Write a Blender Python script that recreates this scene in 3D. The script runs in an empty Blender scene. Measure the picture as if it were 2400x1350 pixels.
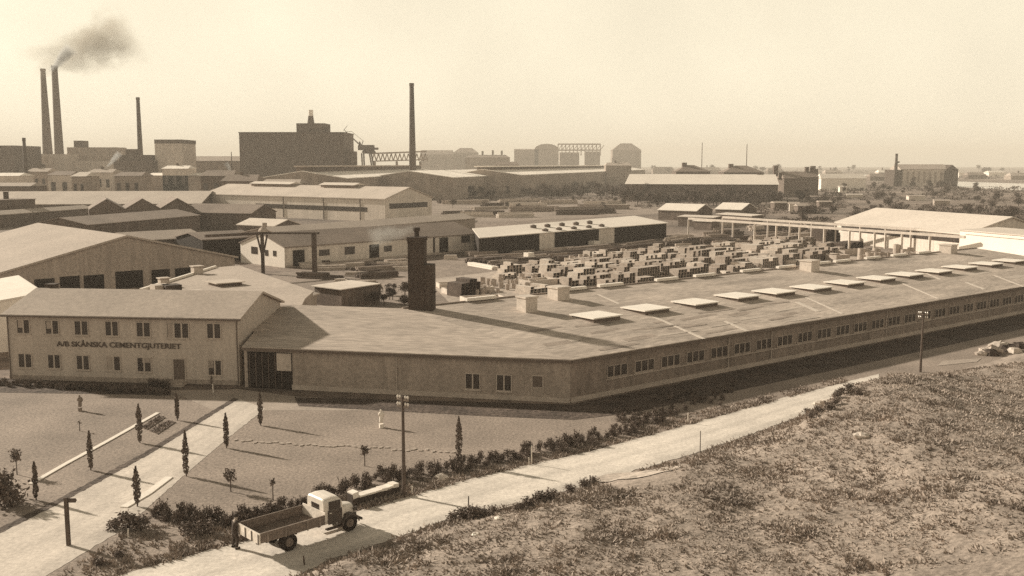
import bpy, math, random
from mathutils import Vector, Matrix, noise as mnoise

sc = bpy.context.scene
COL = sc.collection
R = math.radians
rng = random.Random(7)

# ------------------------------------------------------------------ camera model (photo 2400 x 1350)
FPX, CX, CY, HCAM = 2300.0, 1200.0, 675.0, 20.0
PITCH = math.atan(290.0 / FPX)
CP, SP = math.cos(PITCH), math.sin(PITCH)

def ray(px, py):
    u, v = (px - CX) / FPX, (CY - py) / FPX
    return Vector((u, CP + v * SP, -SP + v * CP))

def gp(px, py, z=0.0):
    d = ray(px, py); t = (z - HCAM) / d.z
    return Vector((d.x * t, d.y * t, z))

def atY(px, py, Y):
    d = ray(px, py); t = Y / d.y
    return Vector((d.x * t, Y, HCAM + d.z * t))

def proj(p):
    q = Vector(p) - Vector((0, 0, HCAM))
    f = q.y * CP - q.z * SP; v = q.y * SP + q.z * CP
    return (CX + FPX * q.x / f, CY - FPX * v / f)

cam = bpy.data.cameras.new("Camera"); co = bpy.data.objects.new("Camera", cam); COL.objects.link(co)
co.location = (0, 0, HCAM); co.rotation_euler = (math.pi / 2 - PITCH, 0, 0)
cam.sensor_width = 36.0; cam.lens = 36.0 * FPX / 2400.0
cam.clip_start = 0.5; cam.clip_end = 20000
sc.camera = co

# ------------------------------------------------------------------ materials
def sepia(v):
    T = ((0, .74, .60), (.1, .76, .63), (.33, .825, .70), (.74, .90, .80), (1.0, .92, .84))
    for (a, g0, b0), (c, g1, b1) in zip(T, T[1:]):
        if v <= c: t = (v - a) / (c - a); return (v, v * (g0 + (g1 - g0) * t), v * (b0 + (b1 - b0) * t), 1)
    return (v, v * .93, v * .8, 1)

MATS = {}
def mat(name, v, var=0.22, coarse=0.25, fine=4.0, fvar=0.25, rough=0.92, bump=0.0, bscale=3.0, spec=0.2, stretch=(1, 1, 1), streak=0.0, rot=None):
    """diffuse surface of reflectance v, mottled by stains (coarse) and by grain (fine)"""
    m = bpy.data.materials.new(name); m.use_nodes = True
    nt = m.node_tree; N, L = nt.nodes, nt.links
    b = N['Principled BSDF']; b.inputs['Roughness'].default_value = rough
    b.inputs['Specular IOR Level'].default_value = spec
    tc = N.new('ShaderNodeTexCoord'); mp = N.new('ShaderNodeMapping'); mp.inputs['Scale'].default_value = stretch
    if rot is not None:
        mp.vector_type = 'TEXTURE'; mp.inputs['Rotation'].default_value = (0, 0, rot)
    L.new(tc.outputs['Object'], mp.inputs['Vector'])
    n1 = N.new('ShaderNodeTexNoise'); n1.inputs['Scale'].default_value = coarse; n1.inputs['Detail'].default_value = 5; n1.inputs['Roughness'].default_value = 0.6
    n2 = N.new('ShaderNodeTexNoise'); n2.inputs['Scale'].default_value = fine; n2.inputs['Detail'].default_value = 3
    L.new(mp.outputs[0], n1.inputs['Vector']); L.new(mp.outputs[0], n2.inputs['Vector'])
    def rng_(src, amp):
        r = N.new('ShaderNodeMapRange'); r.inputs['From Min'].default_value = 0.3; r.inputs['From Max'].default_value = 0.7
        r.inputs['To Min'].default_value = 1 - amp; r.inputs['To Max'].default_value = 1 + amp
        L.new(src, r.inputs['Value']); return r.outputs[0]
    mu = N.new('ShaderNodeMath'); mu.operation = 'MULTIPLY'
    L.new(rng_(n1.outputs['Fac'], var), mu.inputs[0]); L.new(rng_(n2.outputs['Fac'], fvar), mu.inputs[1])
    last = mu.outputs[0]
    if streak:
        mp2 = N.new('ShaderNodeMapping'); mp2.inputs['Scale'].default_value = (1.5, 1.5, 0.12); L.new(tc.outputs['Object'], mp2.inputs['Vector'])
        n3 = N.new('ShaderNodeTexNoise'); n3.inputs['Scale'].default_value = 1.0; n3.inputs['Detail'].default_value = 4; L.new(mp2.outputs[0], n3.inputs['Vector'])
        m3 = N.new('ShaderNodeMath'); m3.operation = 'MULTIPLY'; L.new(last, m3.inputs[0]); L.new(rng_(n3.outputs['Fac'], streak), m3.inputs[1]); last = m3.outputs[0]
    vm = N.new('ShaderNodeVectorMath'); vm.operation = 'SCALE'; vm.inputs[0].default_value = sepia(v)[:3]
    L.new(last, vm.inputs['Scale']); L.new(vm.outputs[0], b.inputs['Base Color'])
    if bump:
        bn = N.new('ShaderNodeTexNoise'); bn.inputs['Scale'].default_value = bscale; bn.inputs['Detail'].default_value = 6
        L.new(tc.outputs['Object'], bn.inputs['Vector'])
        bp = N.new('ShaderNodeBump'); bp.inputs['Strength'].default_value = bump; bp.inputs['Distance'].default_value = 0.3
        L.new(bn.outputs['Fac'], bp.inputs['Height']); L.new(bp.outputs[0], b.inputs['Normal'])
    MATS[name] = m
    return m

M = {}
M['ground'] = mat('scrub_ground', 0.2, .55, .02, .6, .35, bump=.6, bscale=.4)
M['lawn'] = mat('lawn_grass', .285, .22, .14, 5, .34, bump=.12, bscale=9)
M['field'] = mat('dry_field_grass', 0.315, .24, .16, 3.4, .32, bump=.35, bscale=2.6, stretch=(.8, 1.6, 1))
M['tuft'] = mat('grass_tuft', 0.31, .35, .3, 3, .2)
M['tuftpale'] = mat('pale_grass_tuft', 0.335, .25, .3, 3, .2)
M['road'] = mat('gravel_road', 0.8, .12, .3, 4, .10, bump=.15, bscale=5)
M['drive'] = mat('gravel_drive', 0.62, .14, .35, 4, .12, bump=.15, bscale=5)
M['worn'] = mat('worn_earth', 0.38, .15, .5, 4, .12)
M['yard'] = mat('yard_ground', 0.26, .25, .08, .9, .2, bump=.3, bscale=1)
M['yardpale'] = mat('trodden_yard', 0.4, .2, .12, 1.2, .2, bump=.3, bscale=1)
M['soil_and_shade'] = mat('dark_soil_and_shade', .10, .35, .4, 3, .35, bump=.6, bscale=2)
M['hollow'] = mat('bare_sandy_earth', .46, .2, .5, 4, .2)
M['bed'] = mat('bed_soil', .09, .2, 1, 6, .3)
M['plaster'] = mat('plaster_wall', 0.47, .07, .3, 3.5, .12, streak=.08)
M['whitewash'] = mat('whitewashed_wall', .80, .06, .2, 3, .06)
M['whitewood'] = mat('white_painted_wood', .75, .06, 1, 6, .06)
M['brickwall'] = mat('rendered_brown_wall', 0.33, .12, .25, 3.5, .18, streak=.12)
M['plinth'] = mat('concrete_plinth', .42, .12, .5, 4, .12)
M['brickdark'] = mat('dark_brick', 0.075, .2, .6, 5, .3, streak=.15)
M['felt'] = mat('roofing_felt', 0.41, .10, .12, 2.5, .16)
M['felt_pale'] = mat('pale_roofing_felt', 0.5, .10, .12, 2.2, .10)
M['felt_mid'] = mat('grey_roofing', 0.41, .10, .15, 2.5, .12)
M['felt_dark'] = mat('dark_roofing', 0.24, .15, .15, 2.5, .15)
M['felt_patch'] = mat('old_felt_patch', .32, .25, .6, 3, .2)
M['asb'] = mat('asbestos_roof', 0.6, .07, .08, 1.2, .08)
M['white_roof'] = mat('white_sheet_roof', 0.72, .05, .1, 1.2, .05)
M['shedwall'] = mat('dark_timber_wall', .14, .2, .3, 2.5, .2, streak=.2)
M['midwall'] = mat('weathered_wall', 0.36, .12, .2, 2.5, .15, streak=.15)
M['palewall'] = mat('pale_concrete_wall', 0.63, .10, .15, 2.0, .12, streak=.12)
M['dark'] = mat('dark_opening', .035, .2, 1, 3, .2)
M['glass'] = mat('dark_glass', .05, .3, .6, 2, .2, rough=.25, spec=.5)
M['rooflight'] = mat('wired_rooflight_glass', 0.82, .05, .6, 5, .06, rough=.45, spec=.4)
M['framewood'] = mat('window_frame_paint', .45, .05, 1, 5, .05)
M['framedark'] = mat('dark_frame_paint', .14, .1, 1, 5, .1)
M['letters'] = mat('dark_lettering_paint', 0.11, .1, 1, 4, .1)
M['concrete'] = mat('cast_concrete', 0.56, .14, .6, 3, .12)
M['concrete2'] = mat('weathered_concrete', 0.42, .2, .6, 3, .15)
M['darkpile'] = mat('stacked_dark_timber', .12, .3, .6, 4, .3)
M['timber'] = mat('weathered_timber', .28, .2, .8, 5, .2)
M['pole'] = mat('creosoted_pole', .11, .2, 1, 6, .2, streak=.2)
M['porcelain'] = mat('white_porcelain', .8, .03, 1, 4, .03, rough=.3, spec=.5)
M['leaf'] = mat('dark_foliage', 0.17, .3, 1.2, 6, .3)
M['leafmid'] = mat('mid_foliage', 0.17, .3, 1.2, 6, .3)
M['farleaf'] = mat('far_foliage', 0.12, .35, .15, 1.5, .3)
M['bark'] = mat('bark', .10, .2, 2, 8, .2)
M['steel'] = mat('painted_steel', .10, .15, .6, 4, .2)
M['brickfar'] = mat('chimney_brick', .13, .15, .1, 1, .2, streak=.15)
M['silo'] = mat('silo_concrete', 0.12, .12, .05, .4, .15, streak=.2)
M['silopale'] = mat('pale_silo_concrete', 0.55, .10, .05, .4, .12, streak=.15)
M['rubber'] = mat('tyre_rubber', .035, .15, 3, 10, .15)
M['truckpaint'] = mat('pale_truck_paint', .72, .06, 1.5, 6, .05, rough=.45, spec=.5)
M['truckdark'] = mat('dark_truck_paint', .075, .2, 1.5, 6, .15, rough=.5, spec=.4)
M['plank'] = mat('worn_truck_planks', 0.19, .25, 2, 8, .2)
M['tailpaint'] = mat('scuffed_pale_tailgate', .68, .2, 3, 8, .15)
M['skin'] = mat('skin', .38, .05, 3, 9, .05)
M['cloth'] = mat('dark_work_clothes', .06, .15, 3, 9, .15)
M['hair'] = mat('dark_cap', .04, .1, 3, 9, .1)
M['statue'] = mat('pale_statue_stone', .74, .08, 2, 8, .08)
M['statuegrey'] = mat('grey_statue_stone', .24, .2, 2, 8, .2)
M['rock'] = mat('rough_stone', .42, .25, 1.5, 6, .25, bump=.6, bscale=3)
M['water'] = mat('pale_water', .62, .05, .02, .2, .05, rough=.2, spec=.5)
M['farbuild'] = mat('distant_wall', 0.3, .2, .05, .3, .2)
M['farroof'] = mat('distant_pale_roof', 0.85, .1, .05, .3, .1)

# ------------------------------------------------------------------ mesh builder
class MB:
    def __init__(s): s.v = []; s.f = []; s.mi = []; s.cur = 0
    def poly(s, pts):
        i = len(s.v); s.v += [tuple(p) for p in pts]; s.f.append(tuple(range(i, i + len(pts)))); s.mi.append(s.cur)
    def box(s, x0, x1, y0, y1, z0, z1, T=None):
        c = [(x0, y0, z0), (x1, y0, z0), (x1, y1, z0), (x0, y1, z0), (x0, y0, z1), (x1, y0, z1), (x1, y1, z1), (x0, y1, z1)]
        if T is not None: c = [tuple(T @ Vector(p)) for p in c]
        i = len(s.v); s.v += c
        for q in ((0, 3, 2, 1), (4, 5, 6, 7), (0, 1, 5, 4), (1, 2, 6, 5), (2, 3, 7, 6), (3, 0, 4, 7)):
            s.f.append(tuple(i + k for k in q)); s.mi.append(s.cur)
    def bar(s, p, q, w, h=None):
        p, q = Vector(p), Vector(q); h = h or w; d = q - p; L = d.length
        if L < 1e-6: return
        T = Matrix.Translation(p) @ d.to_track_quat('X', 'Z').to_matrix().to_4x4()
        s.box(0, L, -w / 2, w / 2, -h / 2, h / 2, T)
    def tube(s, p, q, r0, r1=None, n=8, caps=True):
        p, q = Vector(p), Vector(q); r1 = r0 if r1 is None else r1; d = q - p
        Q = d.to_track_quat('Z', 'Y').to_matrix()
        i = len(s.v)
        for (c, r) in ((p, r0), (q, r1)):
            for k in range(n):
                a = 2 * math.pi * k / n; s.v.append(tuple(c + Q @ Vector((r * math.cos(a), r * math.sin(a), 0))))
        for k in range(n):
            s.f.append((i + k, i + (k + 1) % n, i + n + (k + 1) % n, i + n + k)); s.mi.append(s.cur)
        if caps:
            s.f.append(tuple(i + k for k in reversed(range(n)))); s.f.append(tuple(i + n + k for k in range(n))); s.mi += [s.cur] * 2
    def lathe(s, prof, n=12, c=(0, 0, 0), sx=1, sy=1):
        i = len(s.v)
        for (r, z) in prof:
            for k in range(n):
                a = 2 * math.pi * k / n; s.v.append((c[0] + sx * r * math.cos(a), c[1] + sy * r * math.sin(a), c[2] + z))
        for j in range(len(prof) - 1):
            for k in range(n):
                s.f.append((i + j * n + k, i + j * n + (k + 1) % n, i + (j + 1) * n + (k + 1) % n, i + (j + 1) * n + k)); s.mi.append(s.cur)
        if prof[0][0] > 1e-4: s.f.append(tuple(i + k for k in reversed(range(n)))); s.mi.append(s.cur)
        if prof[-1][0] > 1e-4: s.f.append(tuple(i + (len(prof) - 1) * n + k for k in range(n))); s.mi.append(s.cur)
    def prism(s, pts, d):
        """extrude polygon pts by vector d"""
        d = Vector(d); n = len(pts); i = len(s.v)
        s.v += [tuple(p) for p in pts] + [tuple(Vector(p) + d) for p in pts]
        s.f.append(tuple(i + k for k in range(n))); s.f.append(tuple(i + n + k for k in reversed(range(n)))); s.mi += [s.cur] * 2
        for k in range(n):
            s.f.append((i + (k + 1) % n, i + k, i + n + k, i + n + (k + 1) % n)); s.mi.append(s.cur)
    def leaves(s, c, rad, n, size, r=rng, shell=0.35, flat=1.0):
        for _ in range(n):
            while True:
                p = Vector((r.uniform(-1, 1), r.uniform(-1, 1), r.uniform(-1, 1)))
                if shell < p.length < 1: break
            p = Vector((c[0] + p.x * rad[0], c[1] + p.y * rad[1], c[2] + p.z * rad[2]))
            a = Vector((r.gauss(0, 1), r.gauss(0, 1), r.gauss(0, 1))).normalized()
            b = a.cross(Vector((r.gauss(0, 1), r.gauss(0, 1), r.gauss(0, 1)))).normalized()
            z = size * r.uniform(.6, 1.4)
            s.poly([p - a * z * .5, p + b * z * .32, p + a * z * .5, p - b * z * .32])
    def puff(s, c, sig, n, size, r=rng):
        for _ in range(n):
            g_ = [max(-1.9, min(1.9, r.gauss(0, 1))) for _k in range(3)]; p = Vector((c[0] + g_[0] * sig[0], c[1] + g_[1] * sig[1], max(.02, c[2] + g_[2] * sig[2])))
            a = Vector((r.gauss(0, .7), r.gauss(0, .7), r.gauss(0, 1))).normalized(); b = a.cross(Vector((r.gauss(0, 1), r.gauss(0, 1), r.gauss(0, 1)))).normalized(); z = size * r.uniform(.5, 1.5)
            s.poly([p - a * z * .5, p + b * z * .3, p + a * z * .5, p - b * z * .3])
    def mesh(s, name, mats, smooth=False):
        me = bpy.data.meshes.new(name); me.from_pydata(s.v, [], s.f)
        for m in (mats if isinstance(mats, (list, tuple)) else [mats]): me.materials.append(m)
        if any(s.mi): me.polygons.foreach_set('material_index', s.mi)
        if smooth: me.polygons.foreach_set('use_smooth', [True] * len(me.polygons))
        me.update(); return me
    def build(s, name, mats, parent=None, smooth=False, bevel=0.0, loc=None):
        o = bpy.data.objects.new(name, s.mesh(name, mats, smooth)); COL.objects.link(o)
        if parent is not None: o.parent = parent
        if loc is not None: o.location = loc
        if bevel:
            b = o.modifiers.new('bevel', 'BEVEL'); b.width = bevel; b.segments = 2; b.limit_method = 'ANGLE'
        return o

def tag(o, label, cat, group=None):
    o['label'] = label; o['category'] = cat
    if group: o['group'] = group
    return o

def thing(name, label, cat, loc=(0, 0, 0), rz=0.0, group=None):
    o = bpy.data.objects.new(name, None); COL.objects.link(o); o.empty_display_size = .2
    o.location = loc; o.rotation_euler = (0, 0, rz)
    return tag(o, label, cat, group)

def struct(o):
    o['kind'] = 'structure'; return o
def stuff(o, label=None):
    o['kind'] = 'stuff'
    if label: o['label'] = label
    return o

def copy_tree(root, loc, rz=None, label=None, group=None, scale=None):
    c = root.copy(); COL.objects.link(c); c.location = loc
    if rz is not None: c.rotation_euler = (0, 0, rz)
    if scale is not None: c.scale = (scale, scale, scale) if not isinstance(scale, tuple) else scale
    if label: c['label'] = label
    if group: c['group'] = group
    for ch in KIDS.get(root.name, []):
        d = ch.copy(); COL.objects.link(d); d.parent = c
        for g in KIDS.get(ch.name, []):
            e = g.copy(); COL.objects.link(e); e.parent = d
    return c
KIDS = {}
def remember(root):
    def kids(o): return [x for x in COL.objects if x.parent == o]
    KIDS[root.name] = kids(root)
    for k in KIDS[root.name]: KIDS[k.name] = kids(k)

# ------------------------------------------------------------------ ground sheets
def sheet(name, pts, z, m):
    b = MB(); b.poly([(p[0], p[1], z) for p in pts]); o = b.build(name, m); return struct(o)

def px_line(pts, z=0.0): return [gp(x, y, z) for x, y in pts]

def resample(pts, step):
    out = [pts[0]]
    for a, b in zip(pts, pts[1:]):
        n = max(1, int((b - a).length / step))
        for k in range(1, n + 1): out.append(a.lerp(b, k / n))
    return out

def ribbon(name, left, right, z, m, step=.7, jit=.12, seed=1):
    """strip between two edges with ragged borders"""
    r = random.Random(seed)
    n = 160
    def along(pts):
        d = [0]
        for a, b in zip(pts, pts[1:]): d.append(d[-1] + (b - a).length)
        out = []
        for k in range(n + 1):
            t = d[-1] * k / n; i = max(j for j in range(len(d)) if d[j] <= t + 1e-9); i = min(i, len(pts) - 2)
            out.append(pts[i].lerp(pts[i + 1], (t - d[i]) / max(1e-9, d[i + 1] - d[i])))
        return out
    A, B = along(left), along(right)
    b = MB()
    for k, (p, q) in enumerate(zip(A, B)):
        w = (q - p).normalized()
        p = p + w * (jit * (mnoise.noise((k * .37, seed, 0)) * 2 + r.uniform(-.5, .5))); q = q + w * (jit * (mnoise.noise((k * .37, seed, 9)) * 2 + r.uniform(-.5, .5)))
        for t in (0, .25, .5, .75, 1): 
            c = p.lerp(q, t); b.v.append((c.x, c.y, z))
    for k in range(n):
        for t in range(4):
            i = k * 5 + t; b.f.append((i, i + 5, i + 6, i + 1)); b.mi.append(0)
    o = b.build(name, m); uv = o.data.uv_layers.new(name='across')
    for lp in o.data.loops:
        vi = lp.vertex_index; uv.data[lp.index].uv = ((vi % 5) / 4, (vi // 5) * .5)
    return struct(o)

def rutted(name, v, dv):
    m = mat(name, v, .14, .3, 4, .14, bump=.08, bscale=5); nt = m.node_tree; N, L = nt.nodes, nt.links; b = N['Principled BSDF']
    old = b.inputs['Base Color'].links[0].from_socket
    uv = N.new('ShaderNodeUVMap'); uv.uv_map = 'across'; sp = N.new('ShaderNodeSeparateXYZ'); L.new(uv.outputs[0], sp.inputs[0])
    tc = N.new('ShaderNodeTexCoord'); ns = N.new('ShaderNodeTexNoise'); ns.inputs['Scale'].default_value = .25; ns.inputs['Detail'].default_value = 4; L.new(tc.outputs['Object'], ns.inputs['Vector'])
    a = N.new('ShaderNodeMath'); a.operation = 'MULTIPLY_ADD'; L.new(ns.outputs['Fac'], a.inputs[0]); a.inputs[1].default_value = .22; L.new(sp.outputs[0], a.inputs[2])
    cr = N.new('ShaderNodeValToRGB'); e = cr.color_ramp.elements; e[0].position = .1; e[0].color = (dv,) * 3 + (1,); e[1].position = 1.1; e[1].color = (dv,) * 3 + (1,)
    for p, c in ((.26, 1), (.36, .93), (.44, 1), (.58, dv + .04), (.70, 1), (.79, .94), (.88, 1), (.98, dv)): q = cr.color_ramp.elements.new(p); q.color = (c, c, c, 1)
    L.new(a.outputs[0], cr.inputs[0]); mx = N.new('ShaderNodeVectorMath'); mx.operation = 'MULTIPLY'; L.new(old, mx.inputs[0]); L.new(cr.outputs[0], mx.inputs[1]); L.new(mx.outputs[0], b.inputs['Base Color']); return m
M['road'] = rutted('rutted_gravel_road', .70, .80); M['drive'] = rutted('rutted_gravel_drive', .62, .84)

g = MB(); g.poly([(-7000, -300, -.02), (7000, -300, -.02), (7000, 7000, -.02), (-7000, 7000, -.02)])
struct(g.build('ground', M['ground']))

# the large lawn and verge in front of the factory
sheet('lawn', [Vector((-75, 30, 0)), Vector((-30, 30, 0)), gp(1100, 1250), gp(1700, 1050), gp(2420, 860), gp(2700, 700), gp(2380, 745), gp(1340, 960), gp(560, 925), gp(0, 905), gp(-300, 890)], -.008, M['lawn'])
ROAD_L = px_line([(60, 1420), (200, 1371), (330, 1333), (450, 1300), (560, 1272), (700, 1240), (850, 1195), (1000, 1150), (1100, 1123), (1200, 1098), (1287, 1080), (1400, 1053), (1550, 1013), (1633, 990), (1717, 967), (1833, 933), (1933, 909), (1993, 893), (2150, 852), (2400, 795)])
ROAD_R = px_line([(480, 1450), (650, 1368), (760, 1318), (860, 1284), (1000, 1235), (1090, 1207), (1167, 1193), (1260, 1168), (1400, 1130), (1510, 1098), (1633, 1061), (1717, 1033), (1800, 1003), (1880, 975), (1990, 940), (2150, 890), (2400, 822)])
ribbon('road', ROAD_L[:18] + px_line([(2060, 876)]), ROAD_R[:15] + px_line([(2060, 918)]), .012, M['road'], jit=.16, seed=3)
DR_L = px_line([(-120, 1310), (0, 1250), (150, 1175), (350, 1065), (515, 962), (560, 935)])
DR_R = px_line([(40, 1400), (115, 1345), (290, 1240), (430, 1115), (540, 1022), (622, 958)])
ribbon('driveway', DR_L, DR_R, .004, M['drive'], jit=.06, seed=5)
ribbon('soil_and_shade', [p + Vector((-.55, .3, 0)) for p in DR_L], DR_L, .006, M['soil_and_shade'], jit=.07, seed=8)  # dark strip painted in for the shade along the drive's left edge
apron = sheet('forecourt', px_line([(395, 915), (560, 912), (700, 930), (1340, 956), (1345, 962), (640, 962), (560, 962), (500, 962), (430, 930)]), .0, M['worn'])
_E = gp(1340, 948); _u = Vector((math.cos(R(38.1)), math.sin(R(38.1)), 0)); _n = Vector((_u.y, -_u.x, 0))
sheet('soil_and_shade', [gp(690, 931), _E, _E + _u * 112, _E + _u * 112 + _n * 5.5, _E + _u * 40 + _n * 5.5, gp(1480, 968), gp(1345, 984), gp(1150, 976), gp(700, 952)], .004, M['soil_and_shade'])  # planting bed along both wings; its dark colour also carries the wall shadow
sheet('soil_and_shade', [gp(-120, 880), gp(0, 885), gp(400, 903), gp(400, 926), gp(0, 920), gp(-120, 915)], .006, M['soil_and_shade'])  # planting bed below the office, coloured dark for the ground shadow as well
# pale worn patch beside the road
wp = [gp(1495 + 105 * math.cos(a), 1124 + 17 * math.sin(a)) for a in [k * math.pi / 9 for k in range(18)]]

# works yard
sheet('yard', [gp(620, 690), gp(640, 640), gp(1000, 612), gp(1300, 590), gp(1700, 560), gp(2260, 575), gp(2330, 600), gp(2330, 640), Vector((70, 135, 0)), Vector((-5, 103, 0)), Vector((-30, 103, 0))], .0, M['yard'])
sheet('yard', [gp(1000, 520), gp(1000, 468), gp(1520, 466), gp(1560, 500), gp(1180, 520)], .0, M['yard'])
sheet('yard', [gp(1000, 655), gp(1130, 640), gp(1290, 616), gp(1560, 590), gp(1900, 570), gp(2000, 590), gp(2260, 600), gp(2260, 640), gp(1800, 680), Vector((-2, 106, 0))], .006, M['yardpale'])
# far pale water
sheet('water', [gp(1925, 424), gp(2040, 421), gp(2035, 409), gp(1925, 408)], .0, M['water'])
sheet('water', [gp(2235, 437), gp(2480, 452), gp(2480, 433), gp(2235, 425)], .0, M['water'])
for (a, b_, c, d) in (((2050, 405), (2500, 408), (2500, 400), (2050, 397)), ((1500, 400), (1980, 404), (1980, 399), (1500, 396)), ((2250, 420), (2500, 424), (2500, 415), (2250, 412))):
    sheet('field', [gp(*a), gp(*b_), gp(*c), gp(*d)], .0, M['lawn'])

# ------------------------------------------------------------------ foreground rise
def dist_line(p, line):
    best = 1e9; sgn = 1
    for a, b in zip(line, line[1:]):
        ab = (b - a).xy; t = max(0, min(1, (p - a.xy).dot(ab) / ab.length_squared))
        q = a.xy + ab * t; d = (p - q).length
        if d < best: best = d; sgn = 1 if ab.x * (p - a.xy).y - ab.y * (p - a.xy).x < 0 else -1
    return best * sgn
def sstep(a, b, x):
    t = max(0, min(1, (x - a) / (b - a))); return t * t * (3 - 2 * t)
def interp(x, tab):
    for (a, va), (b, vb) in zip(tab, tab[1:]):
        if x <= b: return va + (vb - va) * max(0, (x - a)) / (b - a)
    return tab[-1][1]
def hill(x, y):
    d = dist_line(Vector((x, y)), ROAD_R)
    if d < -.3: return -.3
    hm = interp(x, [(-30, .35), (-6, .5), (6, .9), (14, 1.2), (20, 1.9), (24, 2.8), (28, 3.2), (31, 3.2), (36, 2.0), (42, 1.2), (60, 1.0)])
    z = hm * sstep(-.2, interp(x, [(-10, 2.0), (10, 5), (20, 7), (25, 4.5), (40, 5)]), d)
    amp = sstep(0, 1.5, d)
    # worn pale dip
    z += amp * (.22 * mnoise.noise((x * .22, y * .22, 3)) + .12 * mnoise.noise((x * .7, y * .7, 1)) + .07 * mnoise.noise((x * 1.9, y * 1.9, 5)))
    return z - .05 * (1 - amp)
hb = MB(); NX, NY = 250, 190; X0, X1, Y0, Y1 = -22, 70, 38, 112
for j in range(NY + 1):
    for i in range(NX + 1):
        x = X0 + (X1 - X0) * i / NX; y = Y0 + (Y1 - Y0) * j / NY; hb.v.append((x, y, hill(x, y)))
for j in range(NY):
    for i in range(NX):
        q = (j * (NX + 1) + i, j * (NX + 1) + i + 1, (j + 1) * (NX + 1) + i + 1, (j + 1) * (NX + 1) + i)
        if max(hb.v[k][2] for k in q) > -.28: hb.f.append(q); hb.mi.append(0)
struct(hb.build('hillside', M['field'], smooth=True))
# worn hollow on the hillside
pb = MB(); ring = [gp(1495 + 100 * math.cos(k * math.pi / 12) + 4 * math.sin(k * 5), 1124 + 15 * math.sin(k * math.pi / 12)) for k in range(24)]
cpt = gp(1495, 1124); allp = []
for f_ in (1.0, .75, .5, .25):
    allp.append([(lambda q: (q.x, q.y, max(.02, hill(q.x, q.y)) + .05))(cpt.lerp(p, f_)) for p in ring])
for A, B in zip(allp, allp[1:]):
    for k in range(24): pb.poly([A[k], A[(k + 1) % 24], B[(k + 1) % 24], B[k]])
pb.poly(allp[-1]); struct(pb.build('path', M['hollow']))

def tufts(name, spots, m, label, seed, hrange=(.15, .45), blades=9, spread=.28):
    r = random.Random(seed); b = MB()
    for (x, y, z, s) in spots:
        for _ in range(blades):
            a = r.uniform(0, 6.28); d = r.uniform(0, spread) * s; px_, py_ = x + d * math.cos(a), y + d * math.sin(a)
            h = r.uniform(*hrange) * s; w = r.uniform(.05, .1) * s; t = r.uniform(0, 6.28); le = r.uniform(.0, .25) * s
            c, sn = math.cos(t) * w, math.sin(t) * w
            b.poly([(px_ - c, py_ - sn, z - .04), (px_ + c, py_ + sn, z - .04), (px_ + le * math.cos(a) , py_ + le * math.sin(a), z + h)])
    o = b.build(name, m); return stuff(o, label)

r = random.Random(11); dark, pale = [], []
while len(dark) < 3000:
    x, y = r.uniform(-20, 62), r.uniform(39, 92)
    u, v = proj((x, y, 0))
    if u < 560 or u > 2480 or v > 1420: continue
    d = dist_line(Vector((x, y)), ROAD_R)
    if d < .15: continue
    n_ = mnoise.noise((x * .28, y * .28, 8)) + .6 * mnoise.noise((x * .9, y * .9, 4))
    edge = d < 1.6
    pu, pv = proj((x, y, hill(x, y)))
    if ((pu - 1495) / 110) ** 2 + ((pv - 1124) / 20) ** 2 < 1: continue
    if edge and r.random() < .35 or n_ > .24 and r.random() < .75 or r.random() < .015:
        dark.append((x, y, hill(x, y), r.uniform(.6, 1.35)))
    elif len(pale) < 8500 and r.random() < .6: pale.append((x, y, hill(x, y), r.uniform(.5, 1.1)))
tufts('grass', dark, M['tuft'], 'dark coarse grass tufts across the hillside right of the road', 21, (.06, .17), 12, .45)
tufts('grass', pale, M['tuftpale'], 'pale dry grass blades covering the hillside right of the road', 22, (.05, .14), 8, .45)
# verge between hedge and road and the triangle between drive and road
r = random.Random(12); vg = []
while len(vg) < 1700:
    u = r.uniform(90, 1980); t = r.random()
    e = interp(u, [(60, 1420), (330, 1333), (560, 1272), (850, 1195), (1100, 1123), (1400, 1053), (1717, 967), (1993, 893)])
    w = interp(u, [(90, 110), (300, 100), (560, 60), (900, 30), (1200, 22), (1500, 26), (1980, 14)])
    v = e - 2 - w * t * t
    if u < 620 and u < interp(v, [(1240, 300), (1345, 125), (1400, 50)]) + 14: continue
    if mnoise.noise((u * .02, v * .03, 2)) < -.15 and r.random() < .75: continue
    p = gp(u, v); vg.append((p.x, p.y, 0, r.uniform(.5, 1.1)))
tufts('grass', vg, M['tuft'], 'rough verge grass between the gravel road and the shrub row', 23, (.08, .24), 9, .35)

# ------------------------------------------------------------------ generic building pieces
def frame_px(a, b, z):
    A, B = gp(*a, z), gp(*b, z); d = B - A
    return A.xy.to_3d(), math.atan2(d.y, d.x), d.xy.length

def shell(root, L, prof, wm, rm, oh=.35, th=.2, wall_name='wall', split_roof=False):
    """walls under a roof profile [(y,z)...] running along x from 0 to L; roof slabs on top"""
    w = MB(); W = prof[-1][0]
    pts = [(0, 0, 0)] + [(0, y, z - .02) for y, z in prof] + [(0, W, 0)]
    w.prism(pts, (L, 0, 0)); w.build(wall_name, wm, root)
    rb = MB(); n = len(prof)
    for k in range(n - 1):
        (y0, z0), (y1, z1) = prof[k], prof[k + 1]
        if abs(y1 - y0) < 1e-3: continue
        s = (z1 - z0) / (y1 - y0); ya, yb = y0, y1
        if k == 0: ya -= oh
        if k == n - 2: yb += oh
        za, zb = z0 + s * (ya - y0), z0 + s * (yb - y0)
        rb.prism([(-oh, ya, za), (-oh, yb, zb), (-oh, yb, zb + th), (-oh, ya, za + th)], (L + 2 * oh, 0, 0))
    rb.build('roof', rm, root)

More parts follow.
